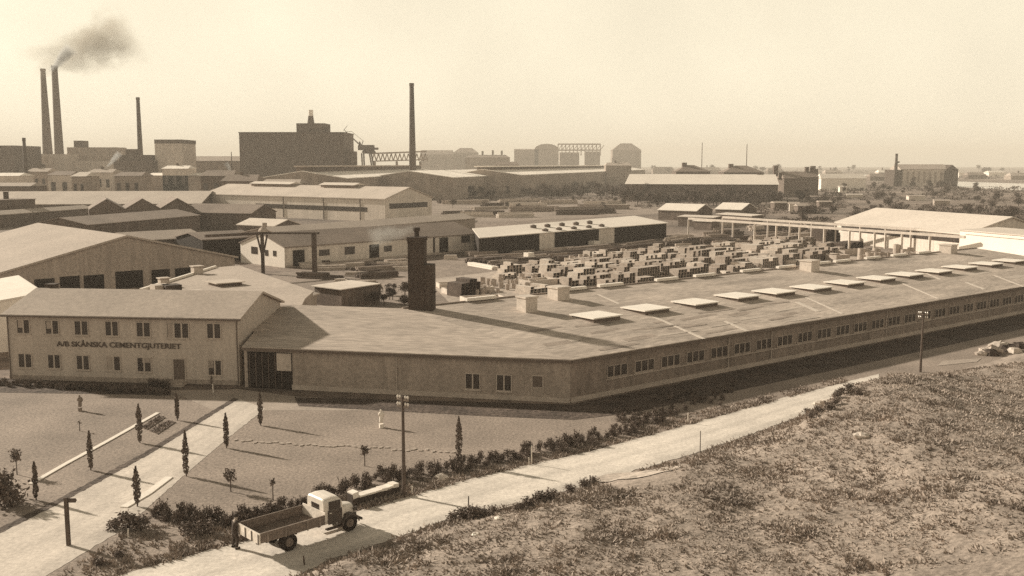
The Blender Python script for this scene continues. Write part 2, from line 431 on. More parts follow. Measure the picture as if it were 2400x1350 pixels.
FACE = {}
def opening(root, dims, face, s, z, w, h, kind='window', mull=1, detail=True, fm=None, pm=None, name=None):
    """window or door on a wall; dims=(L,W); s is the left edge along the face"""
    L, W = dims
    if face == 'F': T = Matrix.Identity(4)
    elif face == 'L': T = Matrix(((0, 1, 0, 0), (-1, 0, 0, W), (0, 0, 1, 0), (0, 0, 0, 1)))   # x'=0 side, seen from outside
    else: T = Matrix(((0, -1, 0, L), (1, 0, 0, 0), (0, 0, 1, 0), (0, 0, 0, 1)))
    fm = fm or M['framewood']; pm = pm or M['glass']
    nm = name or kind
    if not detail:
        b = MB(); b.box(s, s + w, -.05, .02, z, z + h, T); return b.build(nm, pm, root)
    b = MB(); t = .09
    b.box(s, s + t, -.07, .02, z, z + h, T); b.box(s + w - t, s + w, -.07, .02, z, z + h, T)
    b.box(s + t, s + w - t, -.07, .02, z + h - t, z + h, T)
    if kind == 'window':
        b.box(s - .05, s + w + .05, -.12, .02, z - .07, z, T); b.box(s + t, s + w - t, -.068, .02, z, z + t, T)
        for k in range(mull):
            c = s + w * (k + 1) / (mull + 1); b.box(c - .07, c + .07, -.066, .02, z + t, z + h - t, T)
    f = b.build(nm, fm, root)
    p = MB()
    p.box(s + t, s + w - t, -.03, .0, z + (t if kind == 'window' else 0), z + h - t, T)
    p.build('pane' if kind == 'window' else 'door_leaf', pm, f)
    return f

def hit(A, ang, px, py):
    """photo pixel -> (distance along, height) on the vertical plane through A at ang"""
    d = ray(px, py); u = Vector((math.cos(ang), math.sin(ang))); n = Vector((u.y, -u.x))
    t = n.dot(A.xy) / n.dot(d.xy); q = d * t
    return (q.xy - A.xy).dot(u), HCAM + q.z

# ------------------------------------------------------------------ office
A, ang, L = frame_px((14, 738), (558, 748), 6.1)
off = thing('office_building', 'two-storey pale plastered office with dark lettering across its front', 'building', A, ang)
W = 11.0
shell(off, L, [(0, 6.1), (W / 2, 7.75), (W, 6.1)], M['plaster'], M['felt_mid'], oh=.35)
def wpx(root, A, ang, dims, x0, x1, y0, y1, **k):
    s0, z0 = hit(A, ang, x0, y1); s1, z1 = hit(A, ang, x1, y0); return opening(root, dims, 'F', s0, z0, s1 - s0, z1 - z0, **k)
for (x0, x1, y0, y1, mu) in ((40, 70, 748, 782, 1), (107, 138, 750, 784, 1), (175, 207, 751, 786, 1), (247, 278, 752, 788, 1), (320, 353, 754, 790, 1), (391, 443, 756, 793, 2), (485, 518, 757, 794, 1),
                            (44, 75, 828, 862, 1), (113, 142, 830, 864, 1), (180, 210, 832, 867, 1), (250, 283, 834, 869, 1), (322, 355, 837, 872, 1), (488, 520, 843, 880, 1)):
    wpx(off, A, ang, (L, W), x0, x1, y0, y1, mull=mu)
for (x0, x1, y0, y1) in ((252, 266, 836, 867), (43, 54, 750, 768), (394, 407, 758, 791), (110, 121, 753, 770), (334, 352, 839, 850), (490, 500, 845, 862)):
    s0, z0 = hit(A, ang, x0, y1); s1, z1 = hit(A, ang, x1, y0); b = MB(); b.box(s0, s1, -.045, -.031, z0, z1); b.build('curtain', M['midwall'], off)
f = wpx(off, A, ang, (L, W), 407, 435, 840, 900, kind='door', fm=M['framewood'], pm=M['framedark'])
b = MB(); s0, z0 = hit(A, ang, 404, 905); s1, _ = hit(A, ang, 440, 905); b.box(s0, s1, -1.1, -.01, 0, .3); b.box(s0 - .2, s1 + .2, -1.5, -1.1, 0, .15); b.build('doorstep', M['plinth'], off)
b = MB(); b.box(.0, L, -.06, -.0, 0, .42); b.build('plinth', M['brickwall'], off)
b = MB(); b.box(-.38, L + .38, -.5, -.36, 6.0, 6.14)
for s in (.15, L - .15): b.tube((s, -.09, .1), (s, -.09, 6.0), .05, n=6)
b.build('gutter', M['framedark'], off)
s0, z0 = hit(A, ang, 496, 880); b = MB(); b.tube((s0, -.09, .1), (s0, -.09, z0), .07, n=6); b.build('downpipe', M['framedark'], off)
# lettering
cu = bpy.data.curves.new('sign_lettering', 'FONT'); cu.body = "A/B SK\u00c5NSKA CEMENTGJUTERIET"; cu.size = .86; cu.extrude = .03; cu.offset = .012
cu.space_character = 1.0; cu.materials.append(M['letters'])
to = bpy.data.objects.new('sign_lettering', cu); COL.objects.link(to); to.parent = off
s0, z0 = hit(A, ang, 134, 811); s1, _ = hit(A, ang, 425, 815)
bpy.context.view_layer.update(); wid = to.dimensions.x
sm_ = bpy.data.meshes.new_from_object(to); bpy.data.objects.remove(to); to = bpy.data.objects.new('sign_lettering', sm_); COL.objects.link(to); to.parent = off
to.location = (s0, -.05, z0); to.rotation_euler = (math.pi / 2, 0, 0); to.scale = ((s1 - s0) / wid, .78, 1)
# roof stacks of the office (own px)
def roof_stack(root, x, y, z0, z1, w=.8, m=None, nm='chimney', d=None):
    d = d or w
    b = MB(); b.box(x - w / 2, x + w / 2, y - d / 2, y + d / 2, z0, z1); b.box(x - w / 2 - .08, x + w / 2 + .08, y - d / 2 - .08, y + d / 2 + .08, z1, z1 + .14)
    return b.build(nm, m or M['brickdark'], root)
roof_stack(off, .9, 6.2, 6.9, 8.15, .85)

# ------------------------------------------------------------------ long bent factory
B_ = gp(1340, 848, 3.6); A_ = gp(567, 817, 3.6); E_ = gp(943, 727, 5.6); D_ = gp(650, 717, 5.6)
uw = Vector((math.cos(R(38.1)), math.sin(R(38.1)), 0)); nw = Vector((-uw.y, uw.x, 0))
LW = 112.0
uf = (A_ - B_).xy.to_3d().normalized()
fac = thing('factory', 'long low factory with a bent plan and flat skylights along its roof', 'building', (B_.x, B_.y, 0))
O = Vector((B_.x, B_.y, 0))
def lc(p, z=None): q = Vector(p) - O; return Vector((q.x, q.y, q.z if z is None else z))
depthR = (E_ - B_).xy.to_3d().dot(nw)
far_e = B_ + uw * LW; far_r = E_.xy.to_3d() + uw * (LW - (E_ - B_).dot(uw)); far_r.z = 5.6
nf = Vector((-uf.y, uf.x, 0)); nf = nf if nf.y > 0 else -nf
depthF = (D_ - A_).xy.to_3d().dot(nf)
# walls
inset = .35
b = MB()
ai, bi_, fe = A_ + nf * inset, None, far_e + nw * inset
# inner corner of inset walls
def isect(p, d, q, e):
    t = ((q.x - p.x) * e.y - (q.y - p.y) * e.x) / (d.x * e.y - d.y * e.x); return p + d * t
bi_ = isect(A_ + nf * inset, -uf, far_e + nw * inset, -uw); bi_.z = 0
wallp = [lc(ai, 0), lc(bi_, 0), lc(fe, 0), lc(far_r, 0), lc(E_, 0), lc(D_, 0)]
tops = [3.62, 3.62, 3.62, 5.52, 5.52, 5.52]
n = len(wallp)
for k in range(n):
    p, q = wallp[k], wallp[(k + 1) % n]; b.poly([(p.x, p.y, 0), (q.x, q.y, 0), (q.x, q.y, tops[(k + 1) % n]), (p.x, p.y, tops[k])])
b.f = [b.f[0]] + b.f[2:]; b.mi = b.mi[1:]; b.build('wall', M['brickwall'], fac)
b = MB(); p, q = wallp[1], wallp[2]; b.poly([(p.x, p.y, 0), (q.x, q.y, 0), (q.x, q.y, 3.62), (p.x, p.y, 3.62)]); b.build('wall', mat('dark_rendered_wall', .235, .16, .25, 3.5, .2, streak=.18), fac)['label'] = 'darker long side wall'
# roof: front plane and long plane with thickness
th = .18
def slab(b, pts):
    lo = [Vector((p.x, p.y, p.z)) for p in pts]; up = [Vector((p.x, p.y, p.z + th)) for p in pts]
    b.poly(up); b.poly(list(reversed(lo)))
    for k in range(len(pts)): q = (k + 1) % len(pts); b.poly([lo[k], lo[q], up[q], up[k]])
b = MB(); slab(b, [lc(A_), lc(B_), lc(E_), lc(D_)]); b.build('roof', mat('pale_weathered_felt', .43, .14, .30, 3.2, .24, stretch=(4.5, .9, 1), rot=math.atan2(-uf.y, -uf.x)), fac)
b = MB(); slab(b, [lc(B_), lc(far_e), lc(far_r), lc(E_)]); rf2 = b.build('roof', None or mat('patched_roofing_felt', .43, .26, .30, 3.2, .26, stretch=(3.5, .8, 1), rot=R(38.1)), fac)
rf2['label'] = 'long patched felt roof'
# eave boards
b = MB(); p, q = lc(A_), lc(B_); b.bar(p + Vector((0, 0, -.02)) - nf * .05, q + Vector((0, 0, -.02)) - nf * .05, .1, .24); p, q = lc(B_), lc(far_e); b.bar(p + Vector((0, 0, -.02)) - nw * .05, q + Vector((0, 0, -.02)) - nw * .05, .1, .24)
b.build('eave_board', M['framedark'], fac)
# plinth courses
b = MB(); p, q = lc(ai, .22) - uf * 4.6 - nf * .06, lc(bi_, .22) - nf * .06; b.bar(p, q, .14, .44); p, q = lc(bi_, .22) - nw * .06, lc(fe, .22) - nw * .06; b.bar(p, q, .14, .43); b.build('plinth', M['plinth'], fac)
b = MB(); p, q = lc(bi_, 1.42) - nw * .05 + uw * 4, lc(fe, 1.42) - nw * .05; b.bar(p, q, .12, .09); b.build('sill_course', M['plinth'], fac)
# windows: local frames via matrices on wall planes
def wall_opening(P0, ang, s, z, w, h, kind='window', mull=1, fm=None, pm=None, parent=fac):
    T = Matrix.Translation(P0) @ Matrix.Rotation(ang, 4, 'Z'); fm = fm or M['framewood']; pm = pm or M['glass']; t = .08
    b = MB(); b.box(s, s + t, -.07, .02, z, z + h, T); b.box(s + w - t, s + w, -.07, .02, z, z + h, T); b.box(s + t, s + w - t, -.07, .02, z + h - t, z + h, T)
    if kind == 'window':
        b.box(s - .06, s + w + .06, -.13, .02, z - .09, z, T); b.box(s + t, s + w - t, -.068, .02, z, z + t, T)
        for k in range(mull):
            c = s + w * (k + 1) / (mull + 1); b.box(c - .06, c + .06, -.066, .02, z + t, z + h - t, T)
    f = b.build(kind, fm, parent); p = MB(); p.box(s + t, s + w - t, -.03, 0, z + (t if kind == 'window' else 0), z + h - t, T); p.build('pane' if kind == 'window' else 'door_leaf', pm, f)
    return f
angF = math.atan2(-uf.y, -uf.x); P0 = lc(ai, 0); P0w = Vector((ai.x, ai.y, 0))
for (x0, x1, y0, y1) in ((1090, 1126, 875, 912), (1163, 1200, 878, 916)):
    s0, z0 = hit(P0w, angF, x0, y1); s1, z1 = hit(P0w, angF, x1, y0); wall_opening(P0, angF, s0, z0, s1 - s0, z1 - z0)
s0, z0 = hit(P0w, angF, 1246, 942); s1, z1 = hit(P0w, angF, 1274, 880)
d_ = wall_opening(P0, angF, s0, .44, s1 - s0, z1 - .44, kind='door', pm=M['framedark'])
T = Matrix.Translation(P0) @ Matrix.Rotation(angF, 4, 'Z')
b = MB(); b.box(s0 + .1, s1 - .1, -.05, -.02, .46, 1.25, T); b.build('kick_panel', M['midwall'], d_)
# gateway at the office end
s0, z0 = hit(P0w, angF, 578, 918); s1, z1 = hit(P0w, angF, 684, 830)
b = MB(); b.box(.35, s1, -.06, .0, 0, 3.3, T); gt = b.build('gate', M['dark'], fac)
s2, z2 = hit(P0w, angF, 650, 868); b = MB(); b.box(s2, s1 - .05, -.1, -.062, z2, 3.25, T); b.build('gate_panel', M['plaster'], gt)
b = MB()
for k in range(6): b.box(.5 + k * .62, .56 + k * .62, -.09, -.062, .1, (3.2 if .5 + k * .62 < s2 else z2 - .05), T)
b.build('gate_boards', M['shedwall'], gt)
angW = R(38.1); P1 = lc(bi_, 0); s = 4.2; k = 0
while s < LW - 4:
    wall_opening(P1, angW, s, 1.55, 2.5, 1.1, mull=2, fm=M['midwall'] if k % 4 else M['brickwall']); s += 3.4; k += 1
T1 = Matrix.Translation(P1) @ Matrix.Rotation(angW, 4, 'Z')
for s in (20.35, 27.0, 48.0, 72.0):
    b = MB(); b.tube(T1 @ Vector((s, -.1, .3)), T1 @ Vector((s, -.1, 3.55)), .05, n=6); b.build('downpipe', M['framewood'], fac)
b = MB(); s0, _ = hit(P0w, angF, 930, 870); b.tube(T @ Vector((s0, -.1, .3)), T @ Vector((s0, -.1, 3.55)), .05, n=6); b.build('downpipe', M['framewood'], fac)

# roof plane helper for the long wing
slopeR = 2.0 / depthR
NR = Vector((-nw.x * slopeR, -nw.y * slopeR, 1)).normalized()
def roof_px(px, py, lift=0.0):
    d = ray(px, py); o = Vector((0, 0, HCAM)); P = B_ + Vector((0, 0, th + lift)); t = NR.dot(P - o) / NR.dot(d); return o + d * t
TR = Matrix.Rotation(angW, 4, 'Z')
ridge_note = []
# felt seams and patches on the long roof
for (p0, p1, w) in (((1402, 690), (1452, 712), .25), ((1500, 728), (1650, 794), .3), ((1700, 753), (1752, 776), .3), ((1868, 708), (1918, 730), .45), ((1890, 697), (1975, 735), .25), ((2110, 662), (2200, 700), .25), ((2265, 662), (2308, 678), .35), ((2330, 645), (2400, 672), .25), ((2170, 640), (2205, 655), .25)):
    p, q = lc(roof_px(*p0, .012)), lc(roof_px(*p1, .012)); b = MB(); b.bar(p, q, w * 1.25, .03); b.build('roof_seam', M['asb'], fac)
r = random.Random(5)
for k, (u, v, l, w, m_) in enumerate(((1330, 800, 3.0, .5, 0), (1420, 775, 2.2, .35, 0), (1505, 790, 2.5, .5, 0), (1560, 752, 2.0, .3, 0), (1640, 742, 3.2, .35, 0), (1735, 735, 2.0, .5, 0), (1800, 712, 3.6, .3, 0), (1850, 735, 1.6, .4, 0), (1345, 795, .8, .5, 1), (1780, 742, 3.5, .25, 1), (1860, 722, 3.2, .25, 1), (2290, 640, 3.2, .7, 1), (2380, 648, 3, .7, 1), (1900, 686, 1.6, .7, 1), (1690, 775, 2.4, .25, 0), (1450, 812, 2.6, .3, 0), (1530, 768, 3.4, .22, 0), (1610, 765, 2.8, .3, 0), (1680, 728, 3.0, .25, 0), (1760, 722, 2.6, .3, 0), (1830, 745, 2.2, .25, 0), (1390, 760, 2.4, .3, 0), (1280, 770, 2.0, .3, 0), (1590, 780, 2.8, .2, 1), (1700, 760, 2.4, .18, 1), (1880, 748, 3.0, .2, 1))):
    p = lc(roof_px(u, v, .006 + .0008 * k)); a = angW + r.uniform(-.08, .08); b = MB()
    c, s_ = Vector((math.cos(a), math.sin(a), 0)) * l, Vector((-math.sin(a), math.cos(a), slopeR)) * w
    b.poly([p - c - s_, p - c * .3 - s_ * 1.3, p + c - s_ * .6, p + c * .8 + s_, p + c * .1 + s_ * .8, p - c * .9 + s_ * .7]); b.build('roof_patch', M['felt_pale' if m_ else 'felt_patch'], fac)
# ridge edge: kerb with white lit coping lengths
b = MB(); p, q = lc(E_, 5.6 + th + .05), lc(far_r, 5.6 + th + .05); b.bar(p, q, .3, .12); b.build('ridge_board', M['felt_dark'], fac)
for (x, y) in ((1140, 709), (1365, 688), (1452, 678), (1568, 660), (1655, 650), (1760, 638), (1842, 629), (1930, 621), (1978, 616), (2047, 608), (2105, 601), (2165, 595)):
    p = roof_px(x, y); s = (p - E_).dot(uw); c = lc(E_, 5.6 + th + .2) + uw * s - nw * .15
    b = MB(); T2 = Matrix.Translation(c) @ TR; b.box(-1.9, 1.9, -.25, .25, -.12, .2, T2); b.build('ridge_coping', M['whitewash'], fac)
# skylights: one thing of their own parts on the roof (part of the building)
SK = [(1397, 734, 1.0), (1514, 717, 1.0), (1630, 703, 1.0), (1728, 688, 1), (1815, 678, 1), (1902, 668, 1), (1980, 657, 1), (2055, 647, 1), (2122, 638, 1), (2190, 630, 1), (2250, 621, 1), (2312, 613, 1), (2366, 606, 1)]
for (x, y, s) in SK:
    c = lc(roof_px(x, y + 4, .3)); T2 = Matrix.Translation(Vector((c.x, c.y, c.z - .3))) @ TR
    b = MB(); b.box(-1.8, 1.8, -1.62, 1.62, -.35, .24, T2); k = b.build('skylight', M['framedark'], fac)
    b = MB(); b.box(-2.0, 2.0, -1.8, 1.8, .24, .36, T2); b.build('skylight_pane', M['rooflight'], k)
# stacks along the ridge
def fac_stack(x, y, w, h, pot=None, m=None, d=None):
    p = roof_px(x, y); c = lc(p); T2 = Matrix.Translation(c) @ TR; d = d or w
    b = MB(); b.box(-w / 2, w / 2, -d / 2, d / 2, -.6, h, T2); b.box(-w / 2 - .1, w / 2 + .1, -d / 2 - .1, d / 2 + .1, h, h + .18, T2)
    return b.build('chimney', m or M['concrete'], fac)
fac_stack(1235, 728, 1.5, 1.35); fac_stack(1309, 700, 1.7, 1.2); fac_stack(1897, 634, 1.9, 1.3); fac_stack(2222, 592, 2.0, 1.2)
# tall dark brick stack
p = gp(977, 731, 5.5); bs = thing('brick_chimney', 'dark square brick chimney rising from the factory roof', 'chimney', (p.x, p.y, 5.3), R(-6))
ppx = p.y / FPX
b = MB(); b.box(-.85, .75, 0, 1.6, 0, 7.55); b.box(-.93, .83, -.08, 1.68, 7.2, 7.6); b.build('shaft', M['brickdark'], bs)
b = MB(); b.box(.75, 1.62, 0.05, 1.55, 0, 4.9); b.box(.75, 1.72, -.02, 1.6, 2.0, 2.1); b.build('lower_shaft', M['brickdark'], bs)
b = MB(); b.lathe([(.28, 7.6), (.25, 7.9), (.25, 8.15), (.36, 8.2), (.36, 8.5), (.3, 8.52)], 10, (-.1, .8, 0)); b.build('chimney_pot', M['brickdark'], bs)

# ------------------------------------------------------------------ big gabled shed, left
d_g = Vector((.74, .67, 0)); apex = gp(295, 555, 8.5)
u_ = Vector((.67, -.74, 0)); ang = math.atan2(u_.y, u_.x); Wd, Ld = 37.0, 44.0
org = Vector((apex.x, apex.y, 0)) - d_g.normalized() * Wd / 2 - u_.normalized() * Ld
sh = thing('workshop', 'broad gabled workshop with pale roof and open dark bays behind the office', 'building', org, ang)
shell(sh, Ld, [(0, 4.0), (Wd / 2, 8.5), (Wd, 4.0)], M['midwall'], M['felt'], oh=.5, th=.3)
# pixel to R-face coordinates
gA = org + u_.normalized() * Ld; angG = math.atan2(d_g.y, d_g.x)
for (x0, x1, y0) in ((80, 127, 655), (140, 186, 649), (196, 243, 646), (270, 334, 637), (355, 397, 633), (410, 446, 629)):
    s0, z0 = hit(gA, angG, x0, y0); s1, z1 = hit(gA, angG, x1, y0)
    b = MB(); T2 = Matrix.Translation(Vector((Ld, 0, 0))) @ Matrix.Rotation(math.pi / 2, 4, 'Z')
    b.box(s0, s1, -.08, .0, .2, max(1.5, min(z0, 3.9)), T2); b.build('bay_door', M['dark'], sh)

# flat-roofed annex behind the office
fl = [gp(330, 682, 4.6), gp(505, 627, 4.6), gp(560, 622, 4.6), gp(735, 683, 4.6), gp(715, 700, 4.6), gp(680, 770, 4.6), gp(345, 780, 4.6)]
cen = sum(fl, Vector()) / len(fl)
an = thing('annex', 'flat felt-roofed annex with a raised lantern light between office and workshop', 'building', (cen.x, cen.y, 0))
loc_ = [p - Vector((cen.x, cen.y, 0)) for p in fl]
b = MB(); b.prism([(p.x * .99, p.y * .99, 0) for p in loc_], (0, 0, 4.45)); b.build('wall', M['midwall'], an)
b = MB(); b.prism([(p.x, p.y, 4.46) for p in loc_], (0, 0, .16)); b.build('roof', M['felt'], an)
b = MB(); b.bar(loc_[0] + Vector((0, 0, .1)), loc_[1] + Vector((0, 0, .1)), .35, .4); b.build('parapet', M['whitewash'], an)
def on_annex(px, py, z=4.62): return gp(px, py, z) - Vector((cen.x, cen.y, 0))
p = on_annex(528, 668); T2 = Matrix.Translation(p) @ TR
b = MB(); b.box(-1.6, 1.6, -1.6, 1.6, -.1, .4, T2); k = b.build('skylight', M['framedark'], an); b = MB(); b.box(-1.9, 1.9, -1.9, 1.9, .4, .52, T2); b.build('skylight_pane', M['felt_pale'], k)
for (x, y, w, h, m) in ((462, 642, 1.3, 1.0, 'plaster'), (384, 672, 1.1, 1.0, 'plaster'), (376, 690, 1.8, 1.2, 'plaster'), (402, 690, 1.9, 1.2, 'brickdark'), (452, 690, 2.2, .45, 'felt_pale')):
    p = on_annex(x, y); T2 = Matrix.Translation(p) @ TR; b = MB(); b.box(-w / 2, w / 2, -w / 2, w / 2, -.1, h, T2)
    if w < 1.5: b.box(-w / 2 - .15, w / 2 + .15, -w / 2 - .15, w / 2 + .15, h + .05, h + .18, T2)
    b.build('roof_vent', M[m], an)
p0, p1 = fl[3], fl[4]

# white-roofed house at far left edge
rf, rn = gp(42, 649, 6.0), gp(99, 687, 6.0); dd = (rn - rf).xy.to_3d(); Lh = dd.length + .8; dd.normalize(); nl = Vector((dd.y, -dd.x, 0)); nl = nl if nl.x < 0 else -nl
A = rf.xy.to_3d() + nl * 13
wh = thing('house', 'small house with bright white roof at the left edge behind the office', 'building', A, math.atan2(dd.y, dd.x))
shell(wh, Lh, [(0, 4.3), (13, 6.0), (13.01, 6.0)], M['whitewash'], M['white_roof'], oh=.1)

# ------------------------------------------------------------------ long house with white gable
A, ang, L = frame_px((667, 580), (1118, 548), 4.0)
W = 16.0
lh = thing('works_house', 'long low works house with a sunlit white gable end', 'building', A, ang)
shell(lh, L, [(0, 4.0), (W / 2, 6.3), (W, 4.0)], M['palewall'], M['felt_dark'], oh=.3)
b = MB(); b.prism([(-.06, 0, 0), (-.06, 0, 4.0), (-.06, W / 2, 6.28), (-.06, W, 4.0), (-.06, W, 0)], (.055, 0, 0)); b.build('gable_wall', M['whitewash'], lh)
angL = ang - math.pi / 2
AL = A + Vector((math.cos(ang + math.pi / 2), math.sin(ang + math.pi / 2), 0)) * W
for (x0, x1, y0, y1) in ((590, 604, 579, 594), (622, 629, 586, 599), (641, 648, 588, 600)):
    s0, z0 = hit(AL, angL, x0, y1); s1, z1 = hit(AL, angL, x1, y0)
    b = MB(); T2 = Matrix(((0, 1, 0, -.06), (-1, 0, 0, W), (0, 0, 1, 0), (0, 0, 0, 1))); b.box(s0, s1, -.06, .0, z0, z1, T2); b.build('window', M['glass'], lh)
for (x0, x1, y0, y1, kd) in ((687, 713, 585, 624, 'door'), (748, 772, 584, 600, 'window'), (808, 831, 577, 597, 'window'), (866, 888, 572, 605, 'door'), (900, 918, 575, 590, 'window'), (1030, 1050, 556, 592, 'door'), (1081, 1101, 552, 569, 'window'), (1015, 1019, 556, 592, 'downpipe')):
    s0, z0 = hit(A, ang, x0, y1); s1, z1 = hit(A, ang, x1, y0); b = MB(); b.box(s0, s1, -.07, .0, max(.05, z0), min(3.85, z1)); b.build(kd, M['dark'] if kd == 'door' else M['glass'], lh)
b = MB(); b.box(0, L, -.05, 0, 0, .5); b.build('plinth', M['plinth'], lh)

def shed(name, label, a, c, z, prof, wm, rm, cat='building', oh=.3, th=.2, group=None):
    A, ang, L = frame_px(a, c, z); o = thing(name, label, cat, A, ang, group); shell(o, L, prof, M[wm], M[rm], oh, th); return o, A, ang, L

# open-fronted long shed with pale roof
A, ang, L = frame_px((1122, 558), (1562, 523), 4.0)
o = thing('storage_shed', 'long open-fronted storage shed with a bright pale roof dotted with vents', 'building', A, ang)
Ri = Matrix.Rotation(-ang, 3, 'Z'); cs_ = [Ri @ (gp(*q) - A) for q in ((1122, 558, 4.0), (1562, 523, 4.0), (1488, 507, 5.1), (1111, 537, 5.1))]
b = MB(); P = [Vector((c.x, c.y, 0)) for c in cs_]; Tt = [Vector((c.x, c.y, c.z - .03)) for c in cs_]
for k in range(4): q = (k + 1) % 4; b.poly([P[k], P[q], Tt[q], Tt[k]])
b.build('wall', M['dark'], o); b = MB(); slab(b, [cs_[0] + Vector((-.3, -.5, -.05)), cs_[1] + Vector((.3, -.5, -.05)), cs_[2] + Vector((.3, .3, 0)), cs_[3] + Vector((-.3, .3, 0))]); b.build('roof', M['white_roof'], o)
K9 = 1.1 / cs_[3].y
for (x0, x1) in ((1264, 1299), (1403, 1439)):
    s0, _ = hit(A, ang, x0, 570); s1, _ = hit(A, ang, x1, 560); b = MB(); b.box(s0, s1, -.1, .0, 0, 3.9); b.build('wall_panel', M['palewall'], o)
ca, sa = math.cos(ang), math.sin(ang)
for (x, y) in ((1250, 532), (1283, 530), (1317, 527), (1350, 525), (1382, 522), (1278, 541), (1310, 538), (1345, 536), (1380, 533), (1410, 530)):
    d = ray(x, y); nrm = Vector((sa * K9, -ca * K9, 1)); P = Vector((A.x, A.y, 4.2)); t = nrm.dot(P - Vector((0, 0, HCAM))) / nrm.dot(d); q = Vector((0, 0, HCAM)) + d * t - A
    lx, ly = q.x * ca + q.y * sa, -q.x * sa + q.y * ca; b = MB(); b.lathe([(.75, -.3), (.75, .25), (.9, .3), (.2, .6)], 8, (lx, ly, q.z)); b.build('roof_vent', M['shedwall'], o)

# big light hall with roof monitors
o, A, ang, L = shed('factory_hall', 'big light gabled hall with two ridge monitors and dark ribbon windows', (478, 455), (902, 467), 8.0, [(0, 8.0), (12.4, 11.7), (24.8, 8.0)], 'palewall', 'felt_pale', oh=.5, th=.3)
for (x0, x1) in ((600, 664), (666, 757), (759, 843), (845, 861)):
    s0, z0 = hit(A, ang, x0, 494); s1, z1 = hit(A, ang, x1, 483); b = MB(); b.box(s0 + .15, s1 - .15, -.06, 0, 3.4, 5.0); b.build('window', M['glass'], o)
T2 = Matrix.Translation(Vector((L, 0, 0))) @ Matrix.Rotation(math.pi / 2, 4, 'Z')
b = MB(); b.box(2.2, 22.4, -.06, 0, 4.6, 6.4, T2); b.build('window', M['glass'], o)
for x in (664, 758, 844):
    s0, _ = hit(A, ang, x, 470); b = MB(); b.tube((s0, -.12, .2), (s0, -.12, 7.9), .13, n=6); b.build('downpipe', M['steel'], o)
for (x0, x1) in ((517, 616), (690, 776)):
    s0, _ = hit(A, ang, x0, 440); s1, _ = hit(A, ang, x1, 440); s0 = L - (L - s0) * .93; s1 = L - (L - s1) * .93
    b = MB(); b.prism([(s0, 10.2, 10.6), (s0, 10.2, 12.3), (s0, 14.6, 12.3), (s0, 14.6, 10.6)], (s1 - s0, 0, 0)); k = b.build('roof_monitor', M['felt_dark'], o)
    b = MB(); b.prism([(s0 - .4, 9.2, 12.32), (s0 - .4, 12.4, 13.2), (s0 - .4, 15.6, 12.32)], (s1 - s0 + .8, 0, 0)); b.build('monitor_roof', M['asb'], k)

# wide pale hall with three dark gables in front
o, A, ang, L = shed('long_hall', 'wide hall with a long pale roof behind three dark gables', (-60, 480), (470, 478), 5.0, [(0, 5.0), (22, 9.2), (44, 5)], 'shedwall', 'felt_pale')
cA, cB = gp(208, 486, 7.4), gp(456, 482, 7.4)
d = (cB - cA); ang = math.atan2(d.y, d.x); Lb = d.xy.length
o = thing('gabled_shed', 'dark shed with a row of three pointed gables', 'building', (cA.x, cA.y, 0), ang)
w = Lb / 3; z_v, z_a = 6.6, 9.6
b = MB(); pts = [(0, 0, 0)]
for k in range(3): pts += [(k * w, 0, z_v), (k * w + w / 2, 0, z_a)]
pts += [(Lb, 0, z_v), (Lb, 0, 0)]; b.prism(pts, (0, 20, 0)); b.build('wall', M['shedwall'], o)
for k in range(3):
    b = MB(); x0 = k * w
    b.prism([(x0, -.3, z_v + .02), (x0 + w / 2, -.3, z_a + .02), (x0 + w / 2, -.3, z_a + .25), (x0, -.3, z_v + .25)], (0, 20.6, 0))
    b.prism([(x0 + w / 2, -.3, z_a + .02), (x0 + w, -.3, z_v + .02), (x0 + w, -.3, z_v + .25), (x0 + w / 2, -.3, z_a + .25)], (0, 20.6, 0)); b.build('roof', M['felt_dark'], o)

# low sheds in the left middle distance
shed('low_shed', 'low dark shed with a thin pale eave line below the three gables', (-40, 507), (216, 488), 4.0, [(0, 4), (3.5, 5.0), (8, 4)], 'shedwall', 'felt_mid')
o, A, ang, L = shed('boiler_house', 'dark flat block with a stub chimney at the left edge', (-60, 472), (82, 467), 8.0, [(0, 8), (9, 8.1), (9.01, 8)], 'shedwall', 'felt_dark')
roof_stack(o, L - 8, 4, 8, 10.6, 1.2)
shed('low_shed', 'low shed with a pale grey roof right of the broad gabled workshop', (308, 566), (477, 556), 4.0, [(0, 4), (6, 5.4), (12, 4)], 'shedwall', 'felt_mid')
shed('timber_shed', 'dark timber shed with its gable just left of the light hall', (425, 498), (588, 501), 5.0, [(0, 5), (7, 7.4), (14, 5)], 'shedwall', 'felt_dark')
shed('low_shed', 'small shed with a pale roof between timber shed and gantry', (556, 527), (642, 531), 3.5, [(0, 3.5), (5, 5.0), (10, 3.5)], 'shedwall', 'asb')
shed('timber_shed', 'dark open shed left of the white gable house', (475, 563), (597, 556), 4.5, [(0, 4.5), (6, 5.6), (12, 4.5)], 'dark', 'felt_dark')
shed('long_shed', 'long shed with a narrow pale roof directly behind the works house', (652, 549), (1113, 512), 5.5, [(0, 5.5), (4.5, 6.6), (12, 5.2)], 'midwall', 'felt_mid')
shed('timber_shed', 'low dark timber store left of the open-fronted shed roof', (205, 528), (468, 505), 5.0, [(0, 5), (8, 6.6), (16, 5)], 'shedwall', 'felt_dark')
shed('lean_to', 'small pale flat-roofed lean-to beside the works house yard', (737, 671), (800, 679), 2.6, [(0, 2.6), (7, 2.75), (7.1, 2.6)], 'shedwall', 'asb', oh=.4, th=.12)
shed('low_shed', 'low dark store between lean-to and office roof', (668, 716), (742, 690), 3.2, [(0, 3.2), (4, 4), (8, 3.2)], 'midwall', 'felt_mid')

